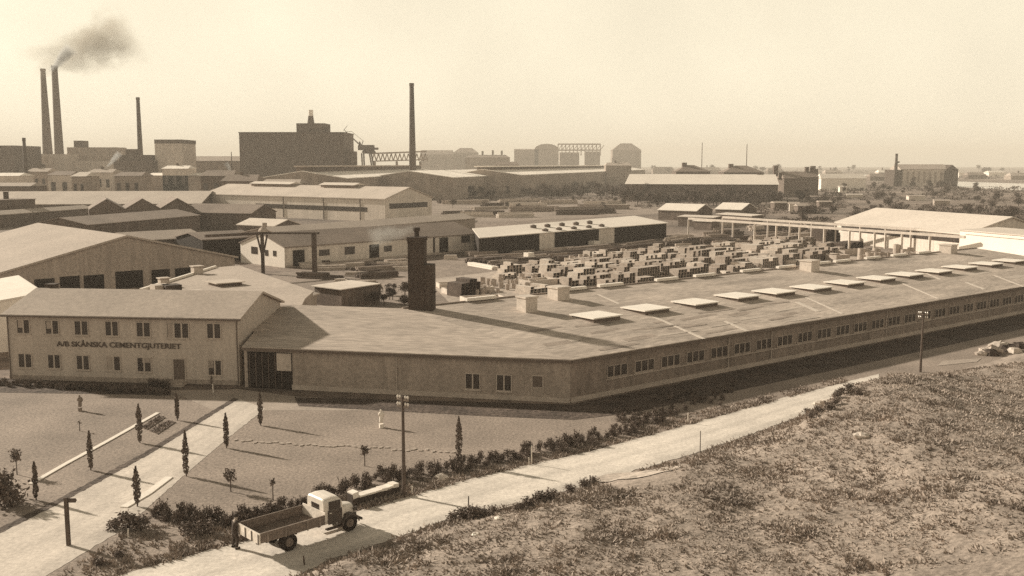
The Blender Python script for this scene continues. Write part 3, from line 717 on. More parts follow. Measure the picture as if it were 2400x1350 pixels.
# gantry in front of the white gable
p = gp(617, 642); q = gp(738, 642)
ga = thing('gantry', 'dark steel gantry with forked post standing before the white gable', 'gantry', p)
zt = 7.3; lend = gp(480, 556, zt) - p; rend = gp(900, 540, zt) - p
b = MB(); b.bar((0, 0, 0), (0, 0, zt), .55); b.build('post', M['steel'], ga)
for s in (-1, 1):
    b = MB(); b.bar((0, 0, 3.0), (s * .95, 0, zt - .1), .28); b.build('strut', M['steel'], ga)
b = MB(); b.bar((q.x - p.x, q.y - p.y, 0), (q.x - p.x, q.y - p.y, zt), .8); b.build('post', M['steel'], ga)
b = MB(); b.bar((lend.x, lend.y, zt + .2), (0, 0, zt + .2), .5, .5); b.bar((0, 0, zt + .2), (q.x - p.x + 1, q.y - p.y, zt + .2), .4, .35); b.build('beam', M['steel'], ga)
b = MB(); b.lathe([(.9, 0), (.9, .3), (.35, .9)], 10, (.25, 0, zt + .45)); b.box(.2, .9, -.3, .3, zt + 1.3, zt + 2.1); b.build('hoist', M['concrete2'], ga)

# ------------------------------------------------------------------ right side: crane runway, pale hall, white annex
ph, A, ang, L = shed('pale_hall', 'pale-roofed gabled hall behind the crane runway on the right', (1962, 521), (2262, 549), 5.0, [(0, 5), (12, 8.4), (24, 5)], 'palewall', 'asb', oh=.5, th=.25)
b = MB(); b.box(2, L - 1, -.07, 0, 3.0, 4.5); b.build('window', M['glass'], ph)
o, A, ang, L = shed('white_annex', 'white-walled flat annex at the near end of the pale-roofed hall', (2250, 540), (2480, 560), 6.2, [(0, 6.2), (10, 6.5), (10.1, 6.2)], 'whitewash', 'asb', oh=.25)
b = MB(); b.box(1.5, L, -.25, -.0, 5.55, 5.9); b.build('cornice', M['whitewood'], o)
p0, p1 = gp(1614, 513, 5.0), gp(2262, 557, 5.0)
rw = thing('crane_runway', 'white post and beam crane runway crossing the block yard', 'crane runway', (p0.x, p0.y, 0))
dv = (p1 - p0).xy.to_3d(); Lr = dv.length; du = dv.normalized(); dn = Vector((-du.y, du.x, 0)); dn = dn if dn.y > 0 else -dn
b = MB(); b.bar((0, 0, 5.1) , Vector((dv.x, dv.y, 5.1)), .5, .55); b.build('beam', M['concrete'], rw)
off2 = dn * 13
b = MB(); b.bar(off2 + Vector((0, 0, 5.1)), off2 + Vector((dv.x, dv.y, 5.1)), .5, .55); b.build('beam', M['concrete'], rw)
for x in (1614, 1718, 1769, 1820, 1875, 1932, 1992, 2050, 2115, 2180):
    # solve along beam
    best = min(range(0, 400), key=lambda k: abs(proj(p0 + dv * k / 400)[0] - x)); c = dv * best / 400
    b = MB(); b.bar(c, c + Vector((0, 0, 4.85)), .42); b.box(c.x - .5, c.x + .5, c.y - .5, c.y + .5, 0, .4); b.build('post', M['concrete'], rw)
    c2 = c + off2; b = MB(); b.bar(c2, c2 + Vector((0, 0, 4.85)), .42); b.build('post', M['concrete'], rw)

# small pale roofed houses in the middle right
shed('store_hut', 'small hut with a white roof, left one of two beyond the runway', (1543, 492), (1632, 495), 3.5, [(0, 3.5), (6, 5.6), (12, 3.5)], 'shedwall', 'white_roof')
shed('store_hut', 'small hut with a white roof, right one of two beyond the runway', (1677, 490), (1737, 492), 3.5, [(0, 3.5), (6, 5.6), (12, 3.5)], 'shedwall', 'white_roof')
shed('platform_shed', 'low pale slab shed under the left end of the runway', (1590, 508), (1672, 511), 3.0, [(0, 3), (5, 3.3), (5.1, 3)], 'shedwall', 'asb')
shed('platform_shed', 'low pale slab shed right of the runway post nearest the huts', (1680, 502), (1762, 507), 3.0, [(0, 3), (5, 3.3), (5.1, 3)], 'shedwall', 'asb')
shed('platform_shed', 'low pale slab shed in front of the runway end', (1626, 518), (1668, 520), 2.6, [(0, 2.6), (4, 2.8), (4.1, 2.6)], 'shedwall', 'white_roof')

# ------------------------------------------------------------------ far buildings
def far(name, label, cat, Y, D, parts, group=None):
    """parts: (part, px0, px1, ytop, material, dy, ybase or None)"""
    xc = atY((parts[0][1] + parts[0][2]) / 2, 400, Y).x; o = thing(name, label, cat, (xc, Y, 0), 0, group)
    for q in parts:
        nm, x0, x1, yt, m = q[:5]; dy = q[5] if len(q) > 5 else 0; yb = q[6] if len(q) > 6 else None; ins = q[7] if len(q) > 7 else 0
        a, c = atY(x0, yt, Y), atY(x1, yt, Y); zb = 0 if yb is None else atY(x0, yb, Y).z
        b = MB(); b.box(a.x - xc, c.x - xc, dy, dy + (ins or D), zb, a.z); b.build(nm, M[m], o)
    return o, xc
def roofed(name, label, cat, px0, px1, yeave, yridge, Y, D, wm, rm, hipx=0, chim=()):
    a, c = atY(px0, yeave, Y), atY(px1, yeave, Y); zr = atY(px0, yridge, Y + D / 2).z; o = thing(name, label, cat, (a.x, Y, 0)); L = c.x - a.x
    b = MB(); b.box(0, L, 0, D, 0, a.z); b.build('wall', M[wm], o)
    hp = hipx * L; e = .6; z = a.z - .05
    b = MB(); P = [(-e, -e, z), (L + e, -e, z), (L + e, D + e, z), (-e, D + e, z), (hp, D / 2, zr), (L - hp, D / 2, zr)]
    for q in ((0, 1, 5, 4), (1, 2, 5), (2, 3, 4, 5), (3, 0, 4), (3, 2, 1, 0)): b.poly([P[k] for k in q])
    b.build('roof', M[rm], o)
    for (x, yt, w) in chim:
        p = atY(x, yt, Y + D / 2); b = MB(); b.box(p.x - a.x - w / 2, p.x - a.x + w / 2, D / 2 - w / 2, D / 2 + w / 2, zr - 3, p.z); b.build('chimney', M['brickfar'], o)
    return o
def stack(name, label, x_b, y_b, x_t, y_t, wb, wt, Y, m='brickfar'):
    p, q = atY(x_b, y_b, Y), atY(x_t, y_t, Y); k = Y / FPX
    o = thing(name, label, 'chimney', (p.x, Y, 0)); H = q.z; zb = p.z
    rb, rt = wb * k / 2, wt * k / 2; slope = (rb - rt) / (H - zb); r0 = rb + slope * zb
    b = MB(); b.lathe([(r0, 0), (rt, H - 2)], 20); b.build('shaft', M[m], o, smooth=True)
    b = MB(); b.lathe([(rt, H - 2), (rt * 1.12, H - 1.6), (rt * 1.12, H), (rt * .7, H), (rt * .7, H - 1)], 20); b.build('rim', M[m], o, smooth=False)
    return o
stack('chimney_stack', 'left one of the twin tall smoking chimneys of the cement works', 112, 362, 97.5, 161, 22, 11, 800)
stack('chimney_stack', 'right one of the twin tall smoking chimneys of the cement works', 140, 378, 129, 154, 21, 13, 780)
stack('chimney_stack', 'slim dark chimney left of the twin smoking chimneys', 62, 425, 57.5, 323, 10, 7, 560, 'brickdark')
stack('chimney_stack', 'tall dark chimney standing on the stepped works left of the pale silo', 329, 360, 323, 228, 12, 8, 700, 'brickdark')
stack('chimney_stack', 'lone tall dark chimney right of the harbour crane', 967, 378, 964, 195, 16, 10, 640, 'brickdark')
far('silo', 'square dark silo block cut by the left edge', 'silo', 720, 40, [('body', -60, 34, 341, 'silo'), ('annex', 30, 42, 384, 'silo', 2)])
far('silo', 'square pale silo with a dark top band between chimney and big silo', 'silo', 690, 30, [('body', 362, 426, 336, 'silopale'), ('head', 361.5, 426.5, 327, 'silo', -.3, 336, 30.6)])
far('kiln_house', 'pale kiln house at the foot of the twin chimneys', 'building', 770, 30, [('wall', 77, 152, 361, 'silopale'), ('tower', 77, 104, 360.5, 'palewall', -1, None, 4)])
far('works_building', 'long stepped works hall right of the twin chimneys', 'building', 790, 30, [('wall', 150, 270, 377, 'silopale'), ('upper_storey', 150, 268, 345, 'midwall', 5, 377, 20), ('tower', 162, 182, 329, 'silo', 8, 345, 12), ('annex', 165, 265, 377.5, 'silopale', -6, None, 6)])
far('works_building', 'dark stepped works block carrying the tall chimney', 'building', 680, 30, [('wall', 266, 357, 376, 'silo'), ('upper_storey', 274, 346, 363, 'silo', 4, 376, 22), ('tower', 286, 312, 349, 'silo', 6, 363, 12)])
roofed('low_warehouse', 'low warehouse with a pale roof strip between the two silos', 'building', 428, 562, 377, 366, 760, 24, 'farbuild', 'felt_mid')
roofed('low_warehouse', 'low pale-roofed shed under the pale silo', 'building', 345, 470, 411, 405, 600, 18, 'farbuild', 'farroof')
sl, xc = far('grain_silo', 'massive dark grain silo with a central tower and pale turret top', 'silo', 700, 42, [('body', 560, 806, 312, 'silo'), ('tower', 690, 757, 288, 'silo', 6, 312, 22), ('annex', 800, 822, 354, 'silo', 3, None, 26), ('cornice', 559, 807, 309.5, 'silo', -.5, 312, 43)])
def cyl_px(root, xc, nm, x, w0, w1, yb, yt, Y, dy, m):
    p, q = atY(x, yb, Y), atY(x, yt, Y); k = Y / FPX; b = MB(); b.lathe([(w0 * k / 2, p.z), (w1 * k / 2, q.z)], 14, (p.x - xc, dy, 0)); b.build(nm, M[m], root, smooth=False)
cyl_px(sl, xc, 'turret', 718.5, 17, 12, 288, 269, 700, 15, 'silo'); cyl_px(sl, xc, 'lantern', 718.5, 11, 11, 269, 255, 700, 15, 'whitewash')
cyl_px(sl, xc, 'annex', 815, 30, 27, 440, 358, 700, 14, 'silo')
# harbour crane
Y = 900; k = Y / FPX; p = atY(862, 400, Y); cr = thing('harbour_crane', 'harbour slewing crane with its lattice jib raised toward the silo', 'crane', (p.x, Y, 0))
def cl(x, y, dy=0): q = atY(x, y, Y); return Vector((q.x - p.x, dy, q.z))
b = MB(); a_, c_ = cl(841, 352), cl(876, 340); b.box(a_.x, c_.x, -5, 5, a_.z, c_.z); a_, c_ = cl(876, 351), cl(886, 346); b.box(a_.x, c_.x, -3, 3, a_.z, c_.z); b.build('machine_house', M['steel'], cr)
b = MB(); b.lathe([(11 * k, cl(0, 360).z), (17 * k, cl(0, 357).z), (13 * k, cl(0, 352).z)], 12, (cl(858, 0).x, 0, 0)); b.build('turntable', M['steel'], cr)
b = MB()
for s in (-2.5, 2.5): b.bar(cl(846, 342, s), cl(811, 309, s * .4), .7)
for j in range(7):
    t = j / 7; q0 = cl(846, 342, -2.5).lerp(cl(811, 309, -1), t); q1 = cl(846, 342, 2.5).lerp(cl(811, 309, 1), t + .07); b.bar(q0, q1, .35)
b.bar(cl(848, 340), cl(851, 330), .6); b.bar(cl(851, 330), cl(824, 308), .3); b.bar(cl(824, 308), cl(811, 309), .4); b.bar(cl(842, 332), cl(846, 340), 1.2); b.build('jib', M['steel'], cr)
b = MB(); b.bar(cl(811, 309), cl(807, 304), .5); b.bar(cl(805, 306), cl(814, 294.5), .35); b.build('jib_head', M['steel'], cr)
b = MB()
for s in (-6, 6): b.bar(cl(850, 359, s), Vector((cl(846, 0).x, s, 0)), 1.2); b.bar(cl(868, 359, s), Vector((cl(874, 0).x, s, 0)), 1.2)
b.build('portal', M['steel'], cr)
# conveyor bridge truss
p = atY(915, 400, 920); tr = thing('conveyor_bridge', 'pale lattice conveyor bridge left of the lone chimney', 'bridge', (p.x, 920, 0))
def tl(x, y, dy=0): q = atY(x, y, 920); return Vector((q.x - p.x, dy, q.z))
b = MB(); b.bar(tl(868, 360), tl(1000, 355), 1.6, 1.4); b.bar(tl(872, 378), tl(1000, 374), 1.2, 1.0)
n = 13
for j in range(n):
    x0 = 872 + j * 10; b.bar(tl(x0, 377), tl(x0 + 5, 360), .9); b.bar(tl(x0 + 5, 360), tl(x0 + 10, 377), .9)
b.build('truss', M['midwall'], tr)
for x in (878, 930, 985): b = MB(); b.bar(Vector((tl(x, 378).x, 0, 0)), tl(x, 378), 2); b.build('trestle', M['farbuild'], tr)
# long warehouses
o, A, ang, L = shed('long_warehouse', 'long warehouse with a pale roof and dark monitor before the grain silo', (812, 419), (1040, 405), 13.0, [(0, 13), (22, 16.5), (44, 13)], 'farbuild', 'farroof', th=.4)
b = MB(); b.box(4, L - 6, 18, 26, 15.4, 18.6); k = b.build('roof_monitor', M['silo'], o); b = MB(); b.box(3, L - 5, 17, 27, 18.6, 19.3); b.build('monitor_roof', M['felt_mid'], k)
shed('long_warehouse', 'long warehouse with a pale roof, left half of the pair behind the trees', (1062, 417), (1221, 409), 12.4, [(0, 12.4), (26, 16.0), (52, 12)], 'farbuild', 'farroof', th=.4)
o, A, ang, L = shed('long_warehouse', 'very long warehouse with a pale roof running to the right behind the trees', (1222, 411), (1512, 398), 13.0, [(0, 13), (26, 16.6), (52, 12)], 'farbuild', 'farroof', th=.4)
b = MB(); b.box(2, L - 90, 22, 30, 15, 18.2); k = b.build('roof_monitor', M['silo'], o); b = MB(); b.box(2, L - 90, 20, 32, 18.2, 18.9); b.build('monitor_roof', M['farroof'], k)
# skyline
roofed('skyline_block', 'distant low works right of the lone chimney', 'building', 985, 1060, 362, 352, 2000, 40, 'farbuild', 'farbuild')
roofed('skyline_block', 'distant works with a rounded roof hump on the skyline', 'building', 1062, 1120, 358, 347, 2050, 40, 'farbuild', 'farbuild', .25)
roofed('skyline_block', 'dark low roofs with small chimneys in front of the skyline', 'building', 1090, 1195, 369, 363, 1500, 44, 'farbuild', 'felt_dark', .1, ((1131, 354, 3), (1155, 352, 3), (1176, 353, 3)))
roofed('skyline_block', 'flat grey block on the skyline left of the frame structure', 'building', 1205, 1262, 350.5, 349, 2150, 40, 'farbuild', 'farbuild', .02)
dm = thing('dome_hall', 'grey domed hall on the skyline between flat block and frame structure', 'building', (atY(1281, 380, 2150).x, 2150, 0))
def dome(root, w, ye, yt, Y):
    k = Y / FPX; z0, z1 = atY(2050, ye, Y).z, atY(2050, yt, Y).z; r_ = w * k / 2
    b = MB(); b.box(-r_, r_, 0, 40, 0, z0); b.build('wall', M['farbuild'], root)
    b = MB(); b.prism([(r_ * math.cos(a), -1, z0 + (z1 - z0) * math.sin(a)) for a in [math.pi * j / 12 for j in range(13)]], (0, 42, 0)); b.build('roof', M['farbuild'], root)
dome(dm, 56, 350, 337, 2150)
fs = thing('frame_structure', 'pale lattice steel frame building on the skyline', 'building', (atY(1360, 380, 2200).x, 2200, 0)); x0_ = atY(1360, 380, 2200).x
b = MB()
def fl_(x, y): q = atY(x, y, 2200); return Vector((q.x - x0_, 0, q.z))
for j in range(12):
    x = 1308 + j * 9; b.bar(fl_(x, 365), fl_(x, 338), 2.2); b.bar(fl_(x, 352), fl_(x + 9, 340), 1.5)
b.bar(fl_(1308, 338), fl_(1408, 338), 3.2); b.bar(fl_(1308, 352), fl_(1408, 352), 3.2); b.build('frame', M['midwall'], fs)
a_, c_ = fl_(1312, 357), fl_(1358, 357); b = MB(); b.box(a_.x, c_.x, 4, 30, 0, a_.z); a_, c_ = fl_(1372, 355), fl_(1407, 355); b.box(a_.x, c_.x, 4, 30, 0, a_.z); b.build('wall', M['farbuild'], fs)
roofed('skyline_block', 'big grey mansard-roofed hall alone on the skyline', 'building', 1436, 1503, 352, 336, 2200, 45, 'farbuild', 'farbuild', .3)
# houses in the right middle distance
roofed('barrack', 'very long barrack with a bright pale roof above the trees', 'building', 1467, 1812, 431, 408, 545, 46, 'shedwall', 'white_roof', 0, ((1798, 404, 1.6), (1750, 405, 1.6))).rotation_euler = (0, 0, -.2)
roofed('house', 'hipped-roof house with chimney behind the left part of the barrack', 'building', 1585, 1665, 402, 387, 700, 20, 'shedwall', 'felt_dark', .4, ((1604, 381, 3.2),))
roofed('house', 'hipped-roof house with chimney behind the right part of the barrack', 'building', 1697, 1790, 404, 388, 700, 20, 'shedwall', 'felt_dark', .35, ((1713, 384, 3.2),))
roofed('house', 'dark gabled house with chimney at the right end of the barrack', 'building', 1838, 1882, 418, 402, 600, 16, 'shedwall', 'felt_dark', .05, ((1818, 388, 2.6), (1846, 404, 1.5)))
roofed('house', 'dark house with three chimney stacks right of the barrack', 'building', 1870, 1919, 415, 402, 640, 16, 'brickfar', 'felt_dark', .1, ((1891, 391, 2.4), (1905, 389, 3), (1913, 396, 2)))
roofed('barrack', 'white low barrack far behind the house with three chimneys', 'building', 1925, 2030, 418, 407, 760, 14, 'whitewash', 'white_roof', .02)
bk = roofed('brickworks', 'tall brick works building alone in the right distance', 'building', 2112, 2225, 396, 385, 900, 26, 'silopale', 'felt_mid', 0)
p = bk.location
for x0, x1, yt, m_, dy in ((2095, 2114, 398, 'brickdark', -2), (2214, 2243, 395, 'brickdark', -3)):
    a_, c_ = atY(x0, yt, 900), atY(x1, yt, 900); b = MB(); b.box(a_.x - p.x, c_.x - p.x, dy, dy + 24, 0, a_.z - (1 if x0 > 2200 else 0)); 
    if x0 > 2200: b.prism([(a_.x - p.x, dy, a_.z - 1), ((a_.x + c_.x) / 2 - p.x, dy, a_.z + 3.4), (c_.x - p.x, dy, a_.z - 1)], (0, 24, 0))
    b.build('end_block', M[m_], bk)
for j in range(7):
    a_ = atY(2126 + j * 13, 400, 900); b = MB(); b.box(a_.x - p.x, a_.x - p.x + 1.7, -.3, .0, 3, a_.z - 1); b.build('window', M['brickwall'], bk)
stack('chimney_stack', 'slim dark chimney at the left end of the brickworks', 2099, 415, 2097.5, 360, 8, 5.5, 890, 'brickdark')
b = MB(); a_ = atY(2100, 384, 888); c_ = atY(2110, 379, 888); b.bar(Vector((a_.x - p.x, -10, a_.z)), Vector((c_.x - p.x, -10, c_.z)), 1.2); b.bar(Vector((a_.x - p.x, -10, 0)), Vector((a_.x - p.x, -10, a_.z)), .9); tag(b.build('conveyor', M['steel'], loc=p), 'slanting conveyor arm beside the brickworks chimney', 'conveyor')
roofed('farmhouse', 'tiny white farmhouse right of the brickworks on the horizon', 'building', 2248, 2262, 405, 397, 1500, 18, 'whitewash', 'white_roof', .1)
roofed('farmhouse', 'tiny pale farm building near the right edge of the horizon', 'building', 2318, 2358, 404, 400, 1600, 18, 'whitewash', 'white_roof', .1)
for (x, y0, y1, Y, lab) in ((1751, 375, 338, 900, 'thin mast right of the hazy centre skyline'), (1646, 368, 334, 1000, 'thin mast above the hazy centre skyline'), (542, 372, 356, 760, 'short mast just left of the grain silo')):
    p = atY(x, y1, Y); b = MB(); b.tube((0, 0, 0), (0, 0, p.z), .5, .3, 6); tag(b.build('mast', M['steel'], loc=(p.x, Y, 0)), lab, 'mast')

_wl = [('wall', 'dark'), ('pale', 'pale')]
for i_, (x0, x1, ye, yr, Y, wm, rm, lab) in enumerate(((-20, 44, 412, 405, 520, 'silopale', 'farroof', 'low pale-roofed shed at the left edge below the cement works'), (60, 110, 402, 394, 560, 'farbuild', 'felt_mid', 'grey gabled shed below the kiln house'), (112, 165, 410, 401, 500, 'silopale', 'felt_dark', 'dark-roofed shed below the twin chimneys'), (168, 200, 413, 403, 470, 'farbuild', 'asb', 'small shed with a pale tilted roof below the stepped hall'), (205, 262, 404, 396, 560, 'silopale', 'felt_mid', 'grey-roofed shed right of the pale tilted roof'), (268, 330, 412, 403, 500, 'farbuild', 'felt_dark', 'dark-roofed shed below the tall dark chimney'), (470, 545, 412, 399, 470, 'shedwall', 'felt_dark', 'dark gabled shed left of the grain silo foot'), (520, 600, 424, 409, 430, 'shedwall', 'felt_dark', 'dark gabled shed in front of the grain silo foot'), (610, 700, 430, 420, 420, 'farbuild', 'felt_mid', 'grey shed behind the light hall roof'), (-30, 70, 436, 428, 440, 'shedwall', 'felt_mid', 'long low shed at the left edge behind the wide pale roof'), (380, 440, 395, 388, 600, 'silopale', 'farroof', 'pale little shed at the foot of the pale silo'))):
    o = roofed('low_shed', lab, 'building', x0, x1, ye, yr, Y, 16, wm, rm, .04, (((x0 + x1) / 2 + 6, yr - 6, 1.2),) if i_ % 3 == 1 else ())
    a_, c_ = atY(x0, ye, Y), atY(x1, ye, Y); Lw_ = c_.x - a_.x; nw_ = max(2, int(Lw_ / 4))
    for k_ in range(nw_): b = MB(); xx = Lw_ * (k_ + .25) / nw_; b.box(xx, xx + Lw_ * .4 / nw_, -.12, 0, a_.z * .45, a_.z * .75); b.build('window', M['glass'], o)
for (x, y, w, h, m_, lab) in ((1968, 452, 5, 4, 'whitewash', 'tiny white hut on the rough land'), (1985, 464, 9, 2, 'concrete', 'low pale slab heap on the rough land'), (1815, 492, 6, 3, 'shedwall', 'dark hut right of the two white-roofed huts'), (1850, 497, 4, 3.4, 'palewall', 'pale hut behind the runway'), (1870, 500, 8, 3, 'shedwall', 'dark hut left of the pale-roofed hall'), (2130, 470, 9, 2.4, 'palewall', 'low pale shack on the rough land below the brickworks'), (2190, 482, 7, 2.4, 'midwall', 'grey shack on the rough land behind the pale-roofed hall'), (1625, 458, 12, 1.6, 'concrete', 'low pale slab among the trees below the barrack, left'), (1730, 458, 12, 1.6, 'concrete', 'low pale slab among the trees below the barrack, right'), (1920, 486, 6, 2.5, 'shedwall', 'dark shack at the hedge left of the pale hall')):
    p = gp(x, y); t = thing('hut', lab, 'hut', p, R(rng.uniform(-15, 25))); b = MB(); b.box(0, w, 0, 4, 0, h); b.build('wall', M[m_], t)
    b = MB(); b.prism([(-.3, -.4, h + .02), (-.3, 2, h + h * .25), (-.3, 4.4, h + .02)], (w + .6, 0, 0)); b.build('roof', M['asb' if m_ in ('whitewash', 'concrete') else 'felt_mid'], t)
# ------------------------------------------------------------------ trees
def tree_mesh(seed, n=420, leaf=.55, H=5.0, Rr=2.0):
    r = random.Random(seed); b = MB(); b.cur = 1
    b.tube((0, 0, 0), (0, 0, H * .55), .16, .08, 6)
    b.cur = 0
    for k in range(7):
        a = r.uniform(0, 6.28); d = r.uniform(0, .48) * Rr
        c = (d * math.cos(a), d * math.sin(a), H * r.uniform(.38, .82)); rr = Rr * r.uniform(.4, .62); b.cur = 1; b.tube((0, 0, H * .3), c, .07, .03, 5); b.cur = 0
        b.puff(c, (rr * .55, rr * .55, rr * .5), n // 7, leaf, r)
    return b.mesh('tree', [M['farleaf'], M['bark']])
TM = [tree_mesh(s, 980, .42, 5 + s % 3, 2.0 + .3 * (s % 2)) for s in range(5)]
def far_tree(x, y, s, label, group, nm='tree'):
    p = gp(x, y); o = bpy.data.objects.new(nm, rng.choice(TM)); COL.objects.link(o); o.location = p; o.scale = (s * rng.uniform(.9, 1.5), s * rng.uniform(.9, 1.5), s * rng.uniform(.75, 1.1)); o.rotation_euler = (0, 0, rng.uniform(0, 6.28))
    return tag(o, label, 'tree', group)
r = random.Random(31)
for _ in range(40): far_tree(r.uniform(1005, 1500), r.uniform(443, 466), r.uniform(.9, 1.7), 'dark leafy tree in the belt between the long warehouses and the yard', 'trees below the long warehouses')
for _ in range(35): far_tree(r.uniform(1440, 1900), r.uniform(447, 482), r.uniform(.8, 1.4), 'dark leafy tree below the long barrack with the bright roof', 'trees below the long barrack')
for _ in range(28): far_tree(r.uniform(1860, 2400), r.uniform(498, 530), r.uniform(.6, .95), 'dark leafy tree in the hedge behind the pale-roofed hall', 'trees behind the pale-roofed hall')
for _ in range(28): far_tree(r.uniform(1880, 2400), r.uniform(450, 488), r.uniform(.5, 1.2), 'small tree or bush dotted over the rough land on the right', 'trees on the rough land')
for _ in range(14): far_tree(r.uniform(2000, 2300), r.uniform(438, 447), r.uniform(.8, 1.5), 'dark tree along the foot of the brickworks', 'trees at the brickworks')
for _ in range(16): far_tree(r.uniform(150, 470), r.uniform(424, 440), r.uniform(.9, 2.0), 'dark tree between the cement works and the wide pale roof', 'trees below the cement works')
for _ in range(10): far_tree(r.uniform(1000, 1500), r.uniform(470, 492), r.uniform(.4, .8), 'low bush among the pile stacks beyond the sheds', 'bushes among the far pile stacks')
for _ in range(10): far_tree(r.uniform(840, 960), r.uniform(690, 722), r.uniform(.28, .5), 'dark bush behind the factory ridge left of the brick chimney', 'bushes left of the brick chimney')
for (x, w) in ((1545, 60), (1690, 100), (1625, 40), (1800, 60), (1960, 120), (2180, 60), (2330, 120)):
    for _ in range(4): far_tree(x + r.uniform(-w / 2, w / 2), r.uniform(402, 410), r.uniform(2.2, 3.4), 'hazy tree on the far horizon', 'trees along the far horizon')

def scrub(name, spots, label, seed):
    rr = random.Random(seed); b = MB()
    for (x, y, s_) in spots:
        q = gp(x, y); b.puff((q.x, q.y, .5 * s_), (1.0 * s_, 1.0 * s_, .5 * s_), 15, 1.0 * s_, rr)
    return stuff(b.build(name, M['farleaf']), label)
r = random.Random(55); sp_ = []
while len(sp_) < 2800:
    x = r.uniform(980, 2420); y = r.uniform(428, 520)
    if x < 1450 and y > 475 or 1450 <= x < 1560 and y > 490: continue
    if x < 1460 and y < 436 + (x < 1240) * 4: continue
    if x > 2230 and y < 440: continue
    if 1560 < x < 1760 and y > 478: continue
    if mnoise.noise((x * .012, y * .06, 7)) < -.12: continue
    sp_.append((x, y, r.uniform(.35, 1.15) * (1.25 if y < 460 else .85)))
scrub('scrub', sp_, 'dark rough scrub covering the land beyond the block yard', 56)
r = random.Random(61); sp_ = []
while len(sp_) < 620:
    x = r.uniform(1480, 2440); y = r.uniform(398, 428)
    if mnoise.noise((x * .01, y * .12, 3)) < -.1: continue
    if 1920 < x < 2045 and y > 407 or x > 2232 and y > 423: continue
    sp_.append((x, y, r.uniform(1.2, 2.6)))
scrub('scrub', sp_, 'dark hazy scrub and copses near the right horizon', 62)
for i_, (x0, x1, ye, yr, Y, wm, rm, lab) in enumerate(((1530, 1580, 398, 391, 800, 'farbuild', 'felt_dark', 'dark low roof behind the left end of the long barrack'), (1640, 1690, 399, 392, 820, 'farbuild', 'felt_mid', 'grey low roof between the two hipped houses'), (1800, 1836, 400, 394, 760, 'shedwall', 'felt_dark', 'small dark house behind the right end of the barrack'), (1935, 1975, 404, 398, 820, 'farbuild', 'felt_mid', 'grey roof behind the white low barrack'), (2040, 2085, 414, 407, 640, 'shedwall', 'felt_dark', 'dark shed left of the brickworks'), (2060, 2092, 404, 398, 820, 'farbuild', 'farroof', 'pale small roof left of the brickworks chimney'), (2270, 2312, 410, 404, 760, 'shedwall', 'felt_dark', 'dark cottage between the two tiny farm buildings'), (2370, 2420, 412, 405, 740, 'farbuild', 'felt_mid', 'grey cottage cut by the right edge of the horizon'), (1160, 1215, 386, 379, 900, 'farbuild', 'felt_dark', 'dark low roof above the pale warehouse, centre'), (1420, 1480, 388, 381, 950, 'farbuild', 'felt_mid', 'grey low roof behind the right end of the very long warehouse'))):
    Y = min(2300, 46000 / (ye - 385 + 9)) if x0 > 1490 else Y; roofed('low_shed', lab, 'building', x0, x1, ye, yr, Y, 18, wm, rm, .08, (((x0 + x1) / 2 - 8, yr - 5, 1.6),) if i_ % 2 else ())
r = random.Random(58); sp_ = [(r.uniform(-20, 560), r.uniform(408, 436), r.uniform(.6, 1.6)) for _ in range(300)]
scrub('scrub', sp_, 'dark scrub at the foot of the cement works', 59)
for _ in range(46): far_tree(1462 + _ * 8.2 + rng.uniform(-4, 4), rng.uniform(470, 486), rng.uniform(1.0, 1.5), 'tall dark tree hiding the wall of the long barrack', 'tall trees in front of the barrack')
for _ in range(44): far_tree(1010 + _ * 11 + rng.uniform(-5, 5), rng.uniform(452, 466), rng.uniform(1.0, 1.7), 'tall dark tree hiding the foot of the long warehouses', 'tall trees in front of the warehouses')
# poplars lining the drive
def poplar_mesh(seed, H=2.7, thick=1.0, n=480):
    r = random.Random(seed); cr = MB()
    for _ in range(n):
        t = r.random() ** .8; z = .16 + (H - .16) * t; rad = thick * .21 * (math.sin(math.pi * min(1, .12 + t * .92)) ** .6) * (1 + .6 * mnoise.noise((z * 2.6, seed, 0)))
        a = r.uniform(0, 6.28); d = rad * math.sqrt(r.random()); c = Vector((d * math.cos(a), d * math.sin(a), z))
        u = Vector((r.gauss(0, .5), r.gauss(0, .5), 1)).normalized(); v = u.cross(Vector((r.gauss(0, 1), r.gauss(0, 1), r.gauss(0, 1)))).normalized(); s = r.uniform(.1, .2)
        cr.poly([c - u * s * .6, c + v * s * .35, c + u * s * .6, c - v * s * .35])
    tk = MB(); tk.tube((0, 0, -.05), (0, 0, H * .8), .045, .015, 6)
    for k in range(7):
        z = .4 + k * .25; a = r.uniform(0, 6.28); tk.tube((0, 0, z), (.15 * math.cos(a), .15 * math.sin(a), z + .5), .018, .008, 4)
    return cr.mesh('crown', M['leafmid']), tk.mesh('trunk', M['bark'])
POP = [(85, 1172, 1085, .75, 'thin columnar poplar nearest the signpost on the left of the drive'), (213, 1102, 1012, .85, 'columnar poplar second on the left side of the drive'), (328, 1038, 949, 1.1, 'thick columnar poplar beside the two dark flower beds'), (416, 985, 924, .8, 'columnar poplar by the office door end of the drive'),
       (322, 1187, 1096, 1.05, 'columnar poplar nearest the road on the right of the drive'), (437, 1116, 1011, 1.0, 'columnar poplar second on the right side of the drive'), (531, 1050, 971, .95, 'columnar poplar third on the right side of the drive'), (611, 997, 922, .95, 'columnar poplar nearest the gateway on the right of the drive'), (1076, 1088, 978, 1.2, 'tall columnar poplar rising from the roadside shrubs')]
